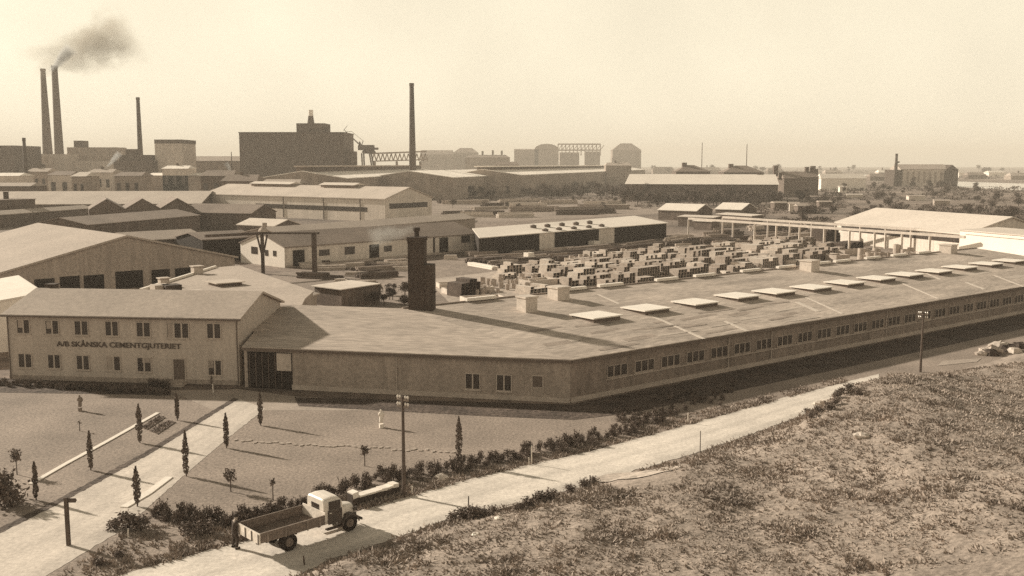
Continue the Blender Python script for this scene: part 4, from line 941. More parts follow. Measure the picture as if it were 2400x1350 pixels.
for i, (x, yb, yt, tk, lab) in enumerate(POP):
    p = gp(x, yb); z = atY(x, yt, p.y).z; cm, tm = poplar_mesh(100 + i, z * 1.02, tk)
    t = thing('poplar', lab, 'tree', p, 0, 'young poplars along the drive'); 
    for nm, me in (('crown', cm), ('trunk', tm)):
        o = bpy.data.objects.new(nm, me); COL.objects.link(o); o.parent = t
# small round standards
def standard(x, yb, yt, cw, lab, n=230):
    p = gp(x, yb); z = atY(x, yt, p.y).z; t = thing('ornamental_tree', lab, 'tree', p, 0, 'small round-headed trees on the lawns'); rr = cw * p.y / FPX / 2
    b = MB(); b.tube((0, 0, -.05), (0, 0, z - rr * 1.2), .04, .025, 6); b.build('trunk', M['bark'], t)
    b = MB(); b.puff((0, 0, z - rr * 1.1), (rr * .42, rr * .42, rr * .55), int(n * 1.1), .15, random.Random(x)); b.build('crown', M['leafmid'], t)
standard(40, 1112, 1052, 28, 'small round-headed tree on the left lawn by the kerb line')
standard(541, 1152, 1098, 30, 'small round-headed tree on the lawn right of the drive')
standard(855, 1092, 1044, 22, 'small dark-headed tree on the lawn behind the telegraph pole')
standard(640, 1172, 1122, 14, 'spindly young tree between lawn and roadside shrubs', 60)
standard(187, 1010, 985, 8, 'tiny sapling on the left lawn', 20)

# hedge shrubs
def shrub_meshes():
    out = []
    for s in range(5):
        r = random.Random(60 + s); b = MB(); b.cur = 1; b.tube((0, 0, -.05), (0, 0, .5), .03, .015, 5); b.cur = 0
        for k in range(6):
            a = r.uniform(0, 6.28); d = r.uniform(0, .38); zc = r.uniform(.2, .75); b.puff((d * math.cos(a), d * math.sin(a), zc), (.16, .16, .22), 60, .15, r)
        for k in range(7):
            a = r.uniform(0, 6.28); t_ = r.uniform(.1, .45); b.cur = 1; b.tube((.1 * math.cos(a), .1 * math.sin(a), .1), (t_ * math.cos(a), t_ * math.sin(a), r.uniform(.8, 1.35)), .012, .005, 4); b.cur = 0
            for q in range(9): z_ = r.uniform(.5, 1.0); b.puff((t_ * z_ * math.cos(a), t_ * z_ * math.sin(a), .1 + 1.05 * z_), (.04, .04, .05), 1, .13, r)
        out.append(b.mesh('shrub', [M['leaf'], M['bark']]))
    return out
SM = shrub_meshes()
def shrub(x, y, s, label, group, nm='shrub', sq=1.0):
    p = gp(x, y); o = bpy.data.objects.new(nm, rng.choice(SM)); COL.objects.link(o); o.location = p; o.scale = (s, s, s * sq); o.rotation_euler = (0, 0, rng.uniform(0, 6.28)); return tag(o, label, 'shrub', group)
r = random.Random(44)
hl = [(372, 1206), (470, 1222), (560, 1226), (640, 1203), (720, 1180), (800, 1155), (880, 1128), (960, 1120), (1020, 1108), (1100, 1092), (1180, 1076), (1260, 1060), (1340, 1042), (1420, 1024), (1490, 1002), (1560, 975)]
pts = []
for (a, c) in zip(hl, hl[1:]):
    n = max(2, int((c[0] - a[0]) / 13))
    for k in range(n): pts.append((a[0] + (c[0] - a[0]) * k / n, a[1] + (c[1] - a[1]) * k / n))
for (x, y) in pts:
    far_ = x > 1050
    shrub(x + r.uniform(-6, 6), y + r.uniform(-4, 4), r.uniform(.45, .8), 'dark leafy shrub in the row between lawn and road', 'shrubs along the road', sq=r.uniform(.85, 1.2))
    if r.random() < .55: shrub(x + r.uniform(-14, 14), y + r.uniform(4, 12), r.uniform(.45, .8), 'dark leafy shrub in the row between lawn and road', 'shrubs along the road', sq=.8)
for _ in range(60):
    x = r.uniform(1440, 1720); y = 985 - (x - 1440) * .2 + r.uniform(-28, 24); shrub(x, y, r.uniform(.35, .65), 'dark low shrub in the thicket below the long factory wall', 'shrubs below the factory wall', sq=.8)
# low bushes at the junction and edges
for (x, y, s, q, lab) in ((300, 1240, 1.6, .55, 'low spreading dark bush on the corner between drive and road'), (330, 1243, 1.5, .5, 'low dark bush touching the spreading bush near the drive corner'), (268, 1238, 1.0, .5, 'small dark bush at the drive side of the spreading bush'),
                          (440, 1254, 1.2, .5, 'low dark bush on the verge left of the man'), (480, 1248, 1.2, .5, 'low dark bush on the verge just behind the man'), (12, 1180, 2.0, .9, 'big dark bush cut by the left edge beside the drive'), (30, 1190, 1.4, .8, 'dark bush right against the big bush at the left edge'),
                          (280, 1302, .8, .4, 'low scrub at the lower edge of the verge triangle'), (230, 1325, .8, .4, 'low scrub at the bottom end of the verge triangle')):
    shrub(x, y, s, lab, 'low bushes at the junction', sq=q)
for (x, y, s) in ((1085, 1218, 1.1), (1062, 1225, .9), (1110, 1226, 1.2), (1130, 1216, .8), (1155, 1222, .9), (1265, 1196, 1.1), (1290, 1190, 1.2), (1240, 1205, 1.0), (1390, 1134, .8), (1370, 1140, .9), (1335, 1152, .8), (1220, 1212, .8)):
    p = gp(x, y); sx = shrub(x, y, s, 'low dark bush on the bank right of the road', 'bushes on the roadside bank', sq=.55); sx.location.z = max(0, hill(p.x, p.y))
def hill_pt(px, py):
    lo = None
    for k in range(1200):
        Y = 40 + k * .07; q = atY(px, py, Y)
        if q.z <= max(0, hill(q.x, q.y)): return q
    return gp(px, py)
for (x, y, s) in ((1893, 975, 1.0), (1915, 972, 1.1), (1940, 962, 1.0), (1958, 950, .9), (1905, 980, .9), (1970, 925, .9), (1990, 915, 1.0), (2010, 925, .9), (1960, 935, .8)):
    q = hill_pt(x, y); sx = shrub(x, y, s * .9, 'dark scrub bush on the crest where the road vanishes', 'scrub on the crest', sq=.6); sx.location = q
for _ in range(7):
    x, y = 352 + _ * 7, 903 + _ * 1.2; shrub(x, y, .6, 'dark shrub against the office wall beside the door', 'shrubs by the office door')
for k in range(40):
    x = -10 + k * 10.3; y = 902 + k * .55 + r.uniform(-3, 3); shrub(x, y, r.uniform(.5, .8), 'dark planting in the bed below the office front', 'planting below the office', sq=.7)
# flower beds
for (pp, lab) in ((((350, 1010), (395, 985), (412, 990), (370, 1018)), 'dark oblong flower bed nearer the drive'), (((330, 1002), (372, 976), (388, 979), (345, 1008)), 'dark oblong flower bed nearer the pale kerb')):
    q = [gp(*a) for a in pp]; c = sum(q, Vector()) / 4; b = MB(); b.prism([(v - c) for v in q], (0, 0, .04)); rr = random.Random(len(lab))
    for _ in range(300):
        s_, t_ = rr.random(), rr.random(); v = (q[0].lerp(q[1], s_)).lerp(q[3].lerp(q[2], s_), t_) - c; b.leaves((v.x, v.y, .08), (.1, .1, .06), 1, .12, rr, 0)
    tag(b.build('flower_bed', M['leaf'], loc=c), lab, 'flower bed')

# kerbs
def kerb(pts, w, h, m, lab):
    q = [gp(*a) for a in pts]; c = q[0].copy(); b = MB()
    for a, d in zip(q, q[1:]): b.bar(a - c + Vector((0, 0, h / 2)), d - c + Vector((0, 0, h / 2)), w, h)
    return tag(b.build('kerb', M[m], loc=c), lab, 'kerb')
kerb([(72, 1135), (150, 1090), (260, 1030), (370, 968)], .34, .05, 'whitewash', 'long thin pale kerb across the left lawn')
kerb([(290, 1190), (345, 1158), (397, 1119)], .5, .06, 'whitewash', 'short broad pale kerb at the right drive edge by the poplar')
# stepping stones
sbm = MB(); sbm.prism([(.3 * math.cos(a), .22 * math.sin(a), 0) for a in [k * math.pi / 3 for k in range(6)]], (0, 0, .1)); smesh = sbm.mesh('stepping_stone', M['concrete2'])
r = random.Random(3)
for k in range(34):
    t = k / 33; p = gp(552 + 510 * t, 1033 + 27 * t + r.uniform(-3, 3)); o = bpy.data.objects.new('stepping_stone', smesh); COL.objects.link(o); o.location = p; o.rotation_euler = (0, 0, r.uniform(0, 3)); o.scale = (r.uniform(.5, 1.0), r.uniform(.5, .8), .5)
    tag(o, 'pale stepping stone in the line across the right lawn', 'stepping stone', 'stepping stones across the lawn')

# ------------------------------------------------------------------ poles, posts, signs
def tele(px, py, pt, lab, z0=0.0, base=None, armang=-.55):
    p = base or gp(px, py); H = atY(px, pt, p.y).z - p.z
    t = thing('telegraph_pole', lab, 'telegraph pole', p, 0, 'telegraph poles along the road')
    b = MB(); b.tube((0, 0, -.2), (0, 0, H + .15), .13, .08, 10); b.build('pole', M['pole'], t)
    d = Vector((math.cos(armang), math.sin(armang), 0))
    for z in (H - .08, H - .5):
        b = MB(); b.bar(-d * .42 + Vector((0, 0, z)) , d * .42 + Vector((0, 0, z)), .09, .1); a = b.build('crossarm', M['timber'], t)
        for s in (-.38, -.2, .2, .38):
            b = MB(); q = d * s; b.tube((q.x, q.y, z + .05), (q.x, q.y, z + .13), .015, n=5); b.lathe([(.06, .12), (.065, .2), (.04, .26), (.0, .28)], 8, (q.x, q.y, z)); b.build('insulator', M['porcelain'], a)
    return t
tele(947, 1162, 934, 'telegraph pole with white insulators standing by the roadside shrubs')
tele(2157, 872, 735, 'telegraph pole on the crest of the grassy rise at the right', base=hill_pt(2157, 872))
p = gp(161, 1278); H = atY(161, 1166, p.y).z
t = thing('signpost', 'dark wooden signpost with one direction board at the drive mouth', 'sign', p)
b = MB(); b.box(-.09, .09, -.09, .09, -.1, H); b.build('post', M['pole'], t)
b = MB(); b.prism([(.09, -.03, H - .27), (.5, -.03, H - .27), (.56, -.03, H - .16), (.5, -.03, H - .05), (.09, -.03, H - .05)], (0, .06, 0)); b.build('sign_board', M['pole'], t)
def stake(x, yb, yt, r_, m, lab, base=None):
    p = base or gp(x, yb); H = max(.5, atY(x, yt, p.y).z - p.z); b = MB(); b.tube((0, 0, -.1), (r.uniform(-.05, .05), 0, H), r_, r_ * .8, 6); tag(b.build('stake', M[m], loc=p), lab, 'stake', 'roadside stakes')
stake(1246, 1088, 1045, .05, 'whitewood', 'white marker stake among the shrubs on the far road side'); stake(1098, 1207, 1163, .045, 'pole', 'tall dark stake on the near road edge', hill_pt(1098, 1207)); stake(1085, 1210, 1193, .04, 'pole', 'short dark stake beside the tall one on the near road edge', hill_pt(1085, 1210))
stake(1640, 1060, 1010, .035, 'pole', 'thin dark stake on the near road edge below the factory', hill_pt(1641, 1060)); stake(1382, 1132, 1114, .04, 'pole', 'short stake beside the worn hollow', hill_pt(1382, 1132)); stake(712, 1322, 1303, .05, 'pole', 'short stake at the grass edge below the truck', hill_pt(714, 1325))
stake(1612, 992, 968, .05, 'whitewood', 'pale short stake by the shrub thicket'); stake(965, 1158, 1142, .06, 'whitewood', 'short white post at the foot of the telegraph pole'); stake(1240, 1090, 1072, .04, 'whitewood', 'short pale post next to the white marker stake')
stake(500, 920, 900, .05, 'whitewood', 'pale thin post in front of the office corner'); stake(300, 1260, 1250, .04, 'whitewood', 'tiny pale peg by the junction bush')

# low stone wall behind the truck bonnet
p0, p1 = gp(822, 1184), gp(934, 1152); d = p1 - p0; Lw = d.length; t = thing('stone_wall', 'low rough wall with a bright stone top behind the truck bonnet', 'wall', p0, math.atan2(d.y, d.x))
b = MB(); b.box(0, Lw, -.22, .22, -.1, .45); b.box(-.05, .35, -.26, .26, -.1, .7); b.build('wall_body', M['brickdark'], t)
b = MB(); r2 = random.Random(9); x = 0.0
while x < Lw - .2:
    w = r2.uniform(.3, .6); z = .62 + r2.uniform(.06, .2) + (.2 if x < .3 else 0); T2 = Matrix.Translation(Vector((x, 0, .43))) @ Matrix.Rotation(r2.uniform(-.15, .15), 4, 'Y'); b.box(0, w - .03, -.3, .3, 0, z - .58, T2); x += w
b.build('coping', M['whitewash'], t)

# rocks
def rock(px, py, s, m, lab, group, base=None):
    rr = random.Random(px); q = base or gp(px, py); b = MB(); n = 9
    for j in range(6):
        th_ = math.pi * j / 5
        for k in range(n):
            a = 2 * math.pi * k / n; rad = s * (.7 + .5 * rr.random()); b.v.append((rad * math.sin(th_) * math.cos(a) * 1.2, rad * math.sin(th_) * math.sin(a), rad * .6 * math.cos(th_) + s * .2))
    for j in range(5):
        for k in range(n): b.f.append((j * n + k, (j + 1) * n + k, (j + 1) * n + (k + 1) % n, j * n + (k + 1) % n)); b.mi.append(0)
    return tag(b.build('rock', M[m], loc=q), lab, 'rock', group)
for (x, y, s, m, lab) in ((2325, 826, 1.0, 'rock', 'pale boulder in the rubble heap near the right edge'), (2345, 818, 1.1, 'concrete', 'whitish boulder at the top of the rubble heap'), (2362, 822, .9, 'brickdark', 'dark boulder right of the whitish boulder'), (2322, 832, .8, 'brickdark', 'dark boulder in front of the pale boulder'), (2390, 815, .8, 'brickdark', 'dark boulder cut off near the right edge'), (2302, 832, .6, 'concrete2', 'small grey boulder at the left end of the rubble'), (2378, 826, .7, 'concrete', 'small pale boulder between the dark ones'), (1037, 1122, .45, 'concrete', 'pale stone on the verge right of the telegraph pole')):
    rock(x, y, s, m, lab, 'rubble beyond the crest')
for (x, y, s, m, lab) in ((2020, 1025, .45, 'concrete', 'white stone lying on the hillside'), (1168, 1216, .2, 'whitewash', 'small white stone on the roadside bank'), (1115, 1255, .2, 'whitewash', 'small white stone low on the roadside bank'), (1925, 948, .5, 'concrete', 'pale stones where the road vanishes')):
    rock(x, y, s, m, lab, 'stones on the hillside', hill_pt(x, y))
sheet('path', [gp(2195, 858), gp(2290, 848), gp(2300, 840), gp(2210, 846)], .02, M['worn'])
p0, p1 = hill_pt(1160, 1202), hill_pt(1258, 1178); b = MB(); b.bar(Vector((0, 0, .15)), p1 - p0 + Vector((0, 0, .15)), .12, .12); tag(b.build('log', M['concrete'], loc=p0), 'thin pale pole lying along the near road edge', 'log')

# ------------------------------------------------------------------ yard goods
def block_stack(x0, x1, yb, yt, dep, lab, group='concrete block stacks in the yard', a=R(45), m='concrete', seed=0):
    p = gp(x0, yb); k = p.y / FPX; Lb = max(1.0, (x1 - x0) * k / math.cos(a) * .95); H = max(.9, (yb - yt) * k * 1.1)
    rr = random.Random(int(x0 * 7 + yb)); b = MB(); nz = max(3, int(H / .5)); hz = H / nz; nx = max(3, int(Lb / .72)); hx = Lb / nx
    for iz in range(nz):
        step = iz * .14 * hx
        for ix in range(nx):
            if iz >= nz - 2 and rr.random() < (.35 if iz == nz - 1 else .08): continue
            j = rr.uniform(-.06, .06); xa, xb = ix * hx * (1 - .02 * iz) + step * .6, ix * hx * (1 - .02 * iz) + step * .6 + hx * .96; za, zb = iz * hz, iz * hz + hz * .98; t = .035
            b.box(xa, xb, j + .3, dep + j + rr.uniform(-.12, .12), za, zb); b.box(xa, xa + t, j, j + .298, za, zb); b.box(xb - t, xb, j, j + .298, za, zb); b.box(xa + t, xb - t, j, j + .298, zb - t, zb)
            b.cur = 1; b.box(xa + t, xb - t, j + .26, j + .299, za, zb - t); b.cur = 0  # near-black back panel paints in the shade of each hollow
    o = b.build('block_stack', [M[m], M['dark']], loc=p); o.rotation_euler = (0, 0, a); return tag(o, lab, 'block stack', group)
BS_ = [(1302, 1330, 650, 627, 'left end of the long concrete row'), (1343, 1388, 660, 628, 'the big dark-sided pair left of centre'), (1408, 1440, 664, 635, 'just right of the big dark-sided pair'), (1444, 1466, 666, 634, 'narrow stack in the near row'), (1467, 1535, 668, 632, 'longest dark side in the near row'),
      (1477, 1532, 618, 600, 'back row beside the timber'), (1552, 1570, 623, 606, 'back row small stack'), (1564, 1592, 642, 628, 'middle row right of the longest stack'), (1506, 1520, 665, 652, 'small one before the longest stack'), (1537, 1565, 664, 646, 'near row by the white coping'),
      (1629, 1649, 629, 611, 'middle row left of centre gap'), (1650, 1672, 633, 613, 'middle row beside the gap'), (1679, 1695, 629, 615, 'middle row right of the gap'), (1625, 1650, 648, 637, 'low near stack by the ridge'), (1705, 1730, 640, 622, 'stack right of the gap near the ridge'), (1725, 1745, 615, 600, 'upper row under the runway'),
      (1772, 1796, 598, 577, 'upper row right under the runway posts'), (1787, 1842, 628, 609, 'long low dark side near the ridge'), (1830, 1912, 604, 578, 'broadest dark side below the runway'), (1837, 1885, 578, 564, 'behind the broadest stack'), (1935, 1990, 575, 541, 'tall dark pile under the runway'), (1980, 2052, 587, 572, 'low dark pile right of the tall one'),
      (1590, 1612, 655, 640, 'near row before the middle row'), (1600, 1622, 622, 608, 'back row centre'), (1242, 1291, 691, 674, 'dark box-shaped pile near the ridge chimneys'), (1080, 1128, 697, 660, 'dull mound-like stack right of the brick chimney'), (1745, 1770, 632, 618, 'near row left of the long low one'), (1690, 1715, 603, 592, 'upper row left of the runway posts'), (1865, 1890, 622, 612, 'small stack right of the long low one'), (1925, 1950, 610, 600, 'small stack below the tall dark pile')]
BS = [q for q in BS_ if q[0] > 1740 or q[0] < 1300 or 'mound' in q[4]]
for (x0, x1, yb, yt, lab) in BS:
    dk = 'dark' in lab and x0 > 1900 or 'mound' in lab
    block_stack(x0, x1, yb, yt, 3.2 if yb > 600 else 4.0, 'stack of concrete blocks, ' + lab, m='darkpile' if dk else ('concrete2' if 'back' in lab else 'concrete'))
def in_yard(x, y):
    lo = interp(x, [(1150, 660), (1285, 658), (1292, 690), (1500, 668), (1700, 648), (1960, 612)]); hi = interp(x, [(1150, 640), (1290, 628), (1420, 600), (1700, 592), (1790, 572), (1960, 566)]); return hi < y < lo
base_ = gp(1290, 680); ua, va = Vector((math.cos(R(43)), math.sin(R(43)), 0)), Vector((-math.sin(R(43)), math.cos(R(43)), 0)); rg = random.Random(404)
for j in range(19):
    t = 0.0; v_ = j * 4.0 - 12
    while t < 230:
        l = rg.choice((2.6, 3.4, 4.6, 6.5)); q = base_ + ua * (t - 60) + va * (v_ + rg.uniform(-.5, .5)); X, Yp = proj(q); kk = q.y / FPX
        if 1150 < X < 1965 and in_yard(X, Yp) and rg.random() < .86:
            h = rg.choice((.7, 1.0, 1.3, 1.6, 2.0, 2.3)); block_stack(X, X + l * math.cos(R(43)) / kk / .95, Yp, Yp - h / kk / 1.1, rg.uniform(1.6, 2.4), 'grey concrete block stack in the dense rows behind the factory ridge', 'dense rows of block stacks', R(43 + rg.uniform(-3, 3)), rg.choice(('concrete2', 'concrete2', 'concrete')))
        t += l + rg.choice((.5, .9, 1.6))
# additional low pale block rows
r = random.Random(77)
for (x, y, w) in ((1390, 600, 60), (1330, 610, 60), (1270, 617, 50), (1420, 622, 70), (1505, 595, 60), (1580, 590, 60), (1640, 595, 50), (1540, 650, 40), (1660, 655, 40), (1760, 598, 40), (1700, 648, 40), (1800, 640, 40)):
    block_stack(x, x + w * .5, y, y - 7, 1.6, 'low pale row of concrete blocks between the taller stacks', 'low pale block rows', R(28))
# concrete pipes standing on end
pm = []
for s in range(3):
    b = MB(); Hh = 1.0 + .4 * s; b.lathe([(.62, 0), (.62, Hh), (.48, Hh), (.48, .05)], 14); pm.append(b.mesh('concrete_pipe', M['concrete2']))
def pipe(x, y, s, lab, group, m=None):
    p = gp(x, y); o = bpy.data.objects.new('concrete_pipe', rng.choice(pm)); COL.objects.link(o); o.location = p; o.scale = (s,) * 3; o.rotation_euler = (0, 0, rng.uniform(0, 3)); return tag(o, lab, 'concrete pipe', group)
for j in range(5):
    for k in range(13):
        if r.random() < .3: continue
        pipe(1070 + k * 16 + j * 3 + r.uniform(-5, 5), 694 - j * 6.5 - k * 1.2 + r.uniform(-2, 2), r.uniform(.5, .85), 'short pale concrete pipe standing on end in the cluster right of the brick chimney', 'concrete pipes right of the brick chimney')
for j in range(3):
    for k in range(8): pipe(2020 + k * 16 + r.uniform(-4, 4), 636 - j * 13 + r.uniform(-3, 3) - k * 1.5, r.uniform(1.1, 1.6), 'grey concrete pipe standing on end in the yard left of the white annex', 'concrete pipes left of the white annex')
for j in range(2):
    for k in range(14): pipe(1328 + k * 11, 622 - j * 5 - k * 1.6, .8, 'small concrete ring in the double row behind the block stacks', 'concrete rings behind the block stacks')
# white box troughs near the ridge
def trough(x, y, l, w, h, a, m, lab):
    p = gp(x, y); b = MB(); b.box(0, l, 0, .25, 0, h); b.box(0, l, w - .25, w, 0, h); b.box(0, .25, .25, w - .25, 0, h); b.box(l - .25, l, .25, w - .25, 0, h); b.box(.25, l - .25, .25, w - .25, 0, .2)
    o = b.build('concrete_trough', M[m], loc=p); o.rotation_euler = (0, 0, a); tag(o, lab, 'concrete trough')
trough(1092, 716, 6, 3, 1.0, R(20), 'concrete', 'white open concrete trough right behind the factory ridge'); trough(1243, 676, 6, 3, 1.2, R(40), 'concrete', 'white open trough with dark rubble inside near the ridge chimneys')
trough(1030, 676, 5, 3, .7, R(15), 'concrete', 'pale trough just right of the brick chimney'); trough(1048, 690, 8, 2.5, .8, R(25), 'concrete', 'long pale trough lower right of the brick chimney')
trough(1392, 577, 2.2, 2, 1.2, R(40), 'whitewash', 'bright white box in front of the open shed'); trough(1238, 612, 1.6, 1.5, 1.7, R(40), 'whitewash', 'small white cabin-like box before the open shed')
trough(1960, 612, 4, 3, 1.2, R(30), 'concrete2', 'pale concrete box among the right stacks'); trough(1980, 600, 8, 3, 1.2, R(30), 'concrete2', 'long grey concrete box right of the pale one')
# pile stacks (long thin beams)
def piles(x0, y0, x1, y1, n, m, lab, group, hh=.35):
    p, q = gp(x0, y0), gp(x1, y1); d = q - p; L = d.length; a = math.atan2(d.y, d.x); b = MB(); rr = random.Random(int(x0 + y0))
    for k in range(n):
        for z in range(rr.choice((1, 2, 2, 3))): b.box(rr.uniform(0, .6), L - rr.uniform(0, .6), k * .42, k * .42 + .36, z * hh + .0, z * hh + hh * .9)
    o = b.build('pile_stack', M[m], loc=p); o.rotation_euler = (0, 0, a); return tag(o, lab, 'pile stack', group)
for (x0, y0, x1, y1, n, m, lab) in ((1095, 622, 1156, 633, 3, 'whitewash', 'single bright white beam stack before the open shed'), (1038, 609, 1072, 609, 3, 'concrete', 'short pale beam stack at the works house'), (1100, 602, 1170, 598, 6, 'timber', 'brown beam stack along the open shed, left'), (1125, 612, 1235, 606, 7, 'timber', 'long brown beam stack along the open shed'), (1100, 618, 1200, 612, 6, 'darkpile', 'dark beam stack in front of the brown ones'),
                                    (1165, 632, 1290, 622, 8, 'darkpile', 'dark beam stack beside the concrete pipes'), (1250, 606, 1340, 598, 7, 'darkpile', 'dark beam stack below the first wall panel'), (1340, 592, 1440, 582, 7, 'timber', 'brown beam stack below the second wall panel'), (1450, 590, 1560, 575, 7, 'darkpile', 'dark beam stack right of the open shed'), (1470, 580, 1540, 570, 6, 'timber', 'brown beam stack right of the second panel'), (1590, 578, 1660, 566, 8, 'darkpile', 'dark beam stack under the first runway post'), (1680, 570, 1760, 560, 8, 'darkpile', 'dark beam stack under the second runway post'), (1690, 580, 1770, 576, 4, 'concrete', 'pale beam stack between runway posts'), (1600, 590, 1680, 584, 5, 'timber', 'brown beam stack near the centre of the yard'), (1800, 560, 1850, 552, 6, 'timber', 'brown beam stack right of the third runway post'), (1880, 558, 1930, 552, 8, 'darkpile', 'dark beam stack left of the tall dark pile'),
                                    (840, 640, 950, 632, 5, 'timber', 'brown beam stack left of the brick chimney'), (760, 628, 880, 622, 5, 'timber', 'brown beam stack along the works house front'), (850, 655, 940, 648, 5, 'darkpile', 'dark beam stack low left of the brick chimney'), (690, 652, 760, 655, 6, 'darkpile', 'dark beam stack right of the gantry post'), (905, 622, 960, 618, 4, 'concrete2', 'grey beam stack behind the brick chimney')):
    piles(x0, y0, x1, y1, n, m, lab, 'beam stacks in the yard')
r = random.Random(91)
for k in range(26):
    x = r.uniform(1005, 1440); y = r.uniform(472, 512); l = r.uniform(40, 110); piles(x, y, x + l, y - r.uniform(-1, 3), 8, r.choice(('concrete', 'darkpile', 'timber', 'concrete2', 'concrete')), 'long beam stack in the far yard behind the sheds', 'beam stacks in the far yard', .7)
for k in range(12):
    x = r.uniform(1560, 1940); y = r.uniform(528, 556); l = r.uniform(25, 60); piles(x, y, x + l, y - r.uniform(0, 3), 6, r.choice(('darkpile', 'timber', 'concrete2', 'darkpile')), 'beam stack in the yard strip behind the runway posts', 'beam stacks behind the runway posts', .5)

for k in range(34):
    x = r.uniform(1120, 1480); y = r.uniform(597, 632) - (x - 1120) * .03; l = r.uniform(30, 80)
    if x > 1270 and y > 618 - (x - 1290) * .12: continue
    piles(x, y, x + l, y - r.uniform(1, 6), r.choice((3, 4, 6)), r.choice(('darkpile', 'timber', 'darkpile', 'concrete2')), 'low beam stack in the cluttered strip before the open-fronted shed', 'beam stacks before the open shed', .4)
for k in range(34):
    x = r.uniform(1560, 1900); y = r.uniform(556, 594) - (x - 1560) * .05; l = r.uniform(25, 65); piles(x, y, x + l, y - r.uniform(1, 5), r.choice((3, 5, 6)), r.choice(('darkpile', 'timber', 'darkpile', 'concrete2')), 'low beam stack in the cluttered strip below the crane runway', 'beam stacks below the runway', .45)
for k in range(22):
    x = r.uniform(700, 930); y = r.uniform(618, 668); l = r.uniform(30, 90); piles(x, y, x + l, y - r.uniform(0, 4), r.choice((2, 3, 5)), r.choice(('darkpile', 'timber', 'concrete2', 'concrete')), 'low beam stack on the ground between works house and brick chimney', 'beam stacks before the works house', .3)
# ------------------------------------------------------------------ truck
pr, pf = gp(678, 1292), gp(824, 1247); hd = math.atan2(pf.y - pr.y, pf.x - pr.x); WB = (pf - pr).length
u2 = Vector((math.cos(hd), math.sin(hd), 0)); l2 = Vector((-u2.y, u2.x, 0))
tk = thing('flatbed_truck', 'old flatbed truck with pale cab and empty dropside bed on the gravel road', 'truck', pr + l2 * .95 + Vector((0, 0, .012)), hd)
X2 = WB   # front axle
b = MB(); b.box(-1.55, X2 + .7, -.42, -.3, .62, .82); b.box(-1.55, X2 + .7, .3, .42, .62, .82)
for x in (-1.3, .4, 1.8): b.box(x, x + .1, -.95, .95, .78, .9)
b.tube((0, -.9, .5), (0, .9, .5), .07); b.tube((X2, -.8, .46), (X2, .8, .46), .06); b.build('chassis', M['truckdark'], tk)
XB0, XB1 = -1.75, 2.15
b = MB()
for k in range(8): b.box(XB0, XB1, -1.08 + k * .27, -1.08 + k * .27 + .25, .9, .98 - .012 * (k % 2))
bd = b.build('bed_floor', M['plank'], tk)
for s in (-1, 1):
    b = MB(); y0, y1 = (s * 1.08, s * 1.13) if s > 0 else (s * 1.13, s * 1.08); 
    for k in range(3): b.box(XB0 + .06, XB1 - .05, y0 + .006 * (k % 2), y1 - .006 * (k % 2), .93 + k * .165, .93 + k * .165 + .155)
    o = b.build('side_board', M['plank'], tk)
    b = MB()
    for x in (XB0 + .4, -.3, 1.0, XB1 - .4): b.box(x, x + .07, y0 - .02 if s < 0 else y1, y0 if s < 0 else y1 + .02, .88, 1.44)
    b.box(XB0 + .06, XB1 - .05, y0, y1, 1.42, 1.45); b.build('iron_strap', M['timber'], o)
b = MB(); b.box(XB0 - .02, XB0 + .04, -1.1, 1.1, .86, 1.42); tg = b.build('tailgate', M['tailpaint'], tk)
b = MB()
for y in (-1.02, -.35, .3, .95): b.box(XB0 - .05, XB0 - .02, y, y + .07, .84, 1.38)
b.build('hinge', M['truckdark'], tg)
b = MB(); b.box(XB1 - .04, XB1 + .02, -1.1, 1.1, .95, 1.55); b.build('headboard', M['tailpaint'], tk)
# cab: shaped sections along x (half-width, z0, z1)
def loft(secs, n=14):
    b = MB()
    for (x, hw, z0, z1, rr) in secs:
        for k in range(n):
            a = 2 * math.pi * (k + .5) / n; ca_, sa_ = math.cos(a), math.sin(a); e = 2.0 / rr
            y = hw * math.copysign(abs(ca_) ** e, ca_); z = (z0 + z1) / 2 + (z1 - z0) / 2 * math.copysign(abs(sa_) ** e, sa_); b.v.append((x, y, z))
    m_ = len(secs)
    for j in range(m_ - 1):
        for k in range(n): b.f.append((j * n + k, j * n + (k + 1) % n, (j + 1) * n + (k + 1) % n, (j + 1) * n + k)); b.mi.append(0)
    b.f.append(tuple(reversed(range(n)))); b.f.append(tuple((m_ - 1) * n + k for k in range(n))); b.mi += [0, 0]
    return b
XC0, XC1 = XB1 + .08, XB1 + 1.32
b = loft([(XC0, .80, .72, 2.10, 7), (XC0 + .06, .86, .7, 2.17, 7), (XC0 + .5, .88, .7, 2.22, 7), (XC1 - .3, .86, .7, 2.17, 7), (XC1 - .05, .80, .7, 1.95, 6), (XC1 + .06, .74, .7, 1.42, 6)], 24); b.build('cab', M['truckpaint'], tk)
b = MB(); b.box(XC0 - .012, XC0 + .01, -.38, .38, 1.5, 1.82); b.build('rear_window', M['glass'], tk)
for s in (-1, 1):
    ys = s * .885; y0, y1 = min(ys, ys + s * .012), max(ys, ys + s * .012)
    b = MB(); b.box(XC0 + .22, XC1 - .12, y0, y1, .74, 1.52); dr = b.build('door', M['truckdark'], tk)
    b = MB(); y2 = ys + s * .012; b.box(XC0 + .28, XC1 - .22, min(y2, y2 + s * .008), max(y2, y2 + s * .008), 1.54, 2.0); b.build('side_window', M['glass'], dr)
    b = MB(); b.box(XC0 + .3, XC0 + .42, min(y2, y2 + s * .05), max(y2, y2 + s * .05), 1.36, 1.4); b.build('door_handle', M['porcelain'], dr)
b = MB(); b.poly([(XC1 + .075, -.66, 1.46), (XC1 + .075, .66, 1.46), (XC1 - .03, .7, 1.9), (XC1 - .03, -.7, 1.9)]); b.build('windscreen', M['glass'], tk)
XH = X2 + .52
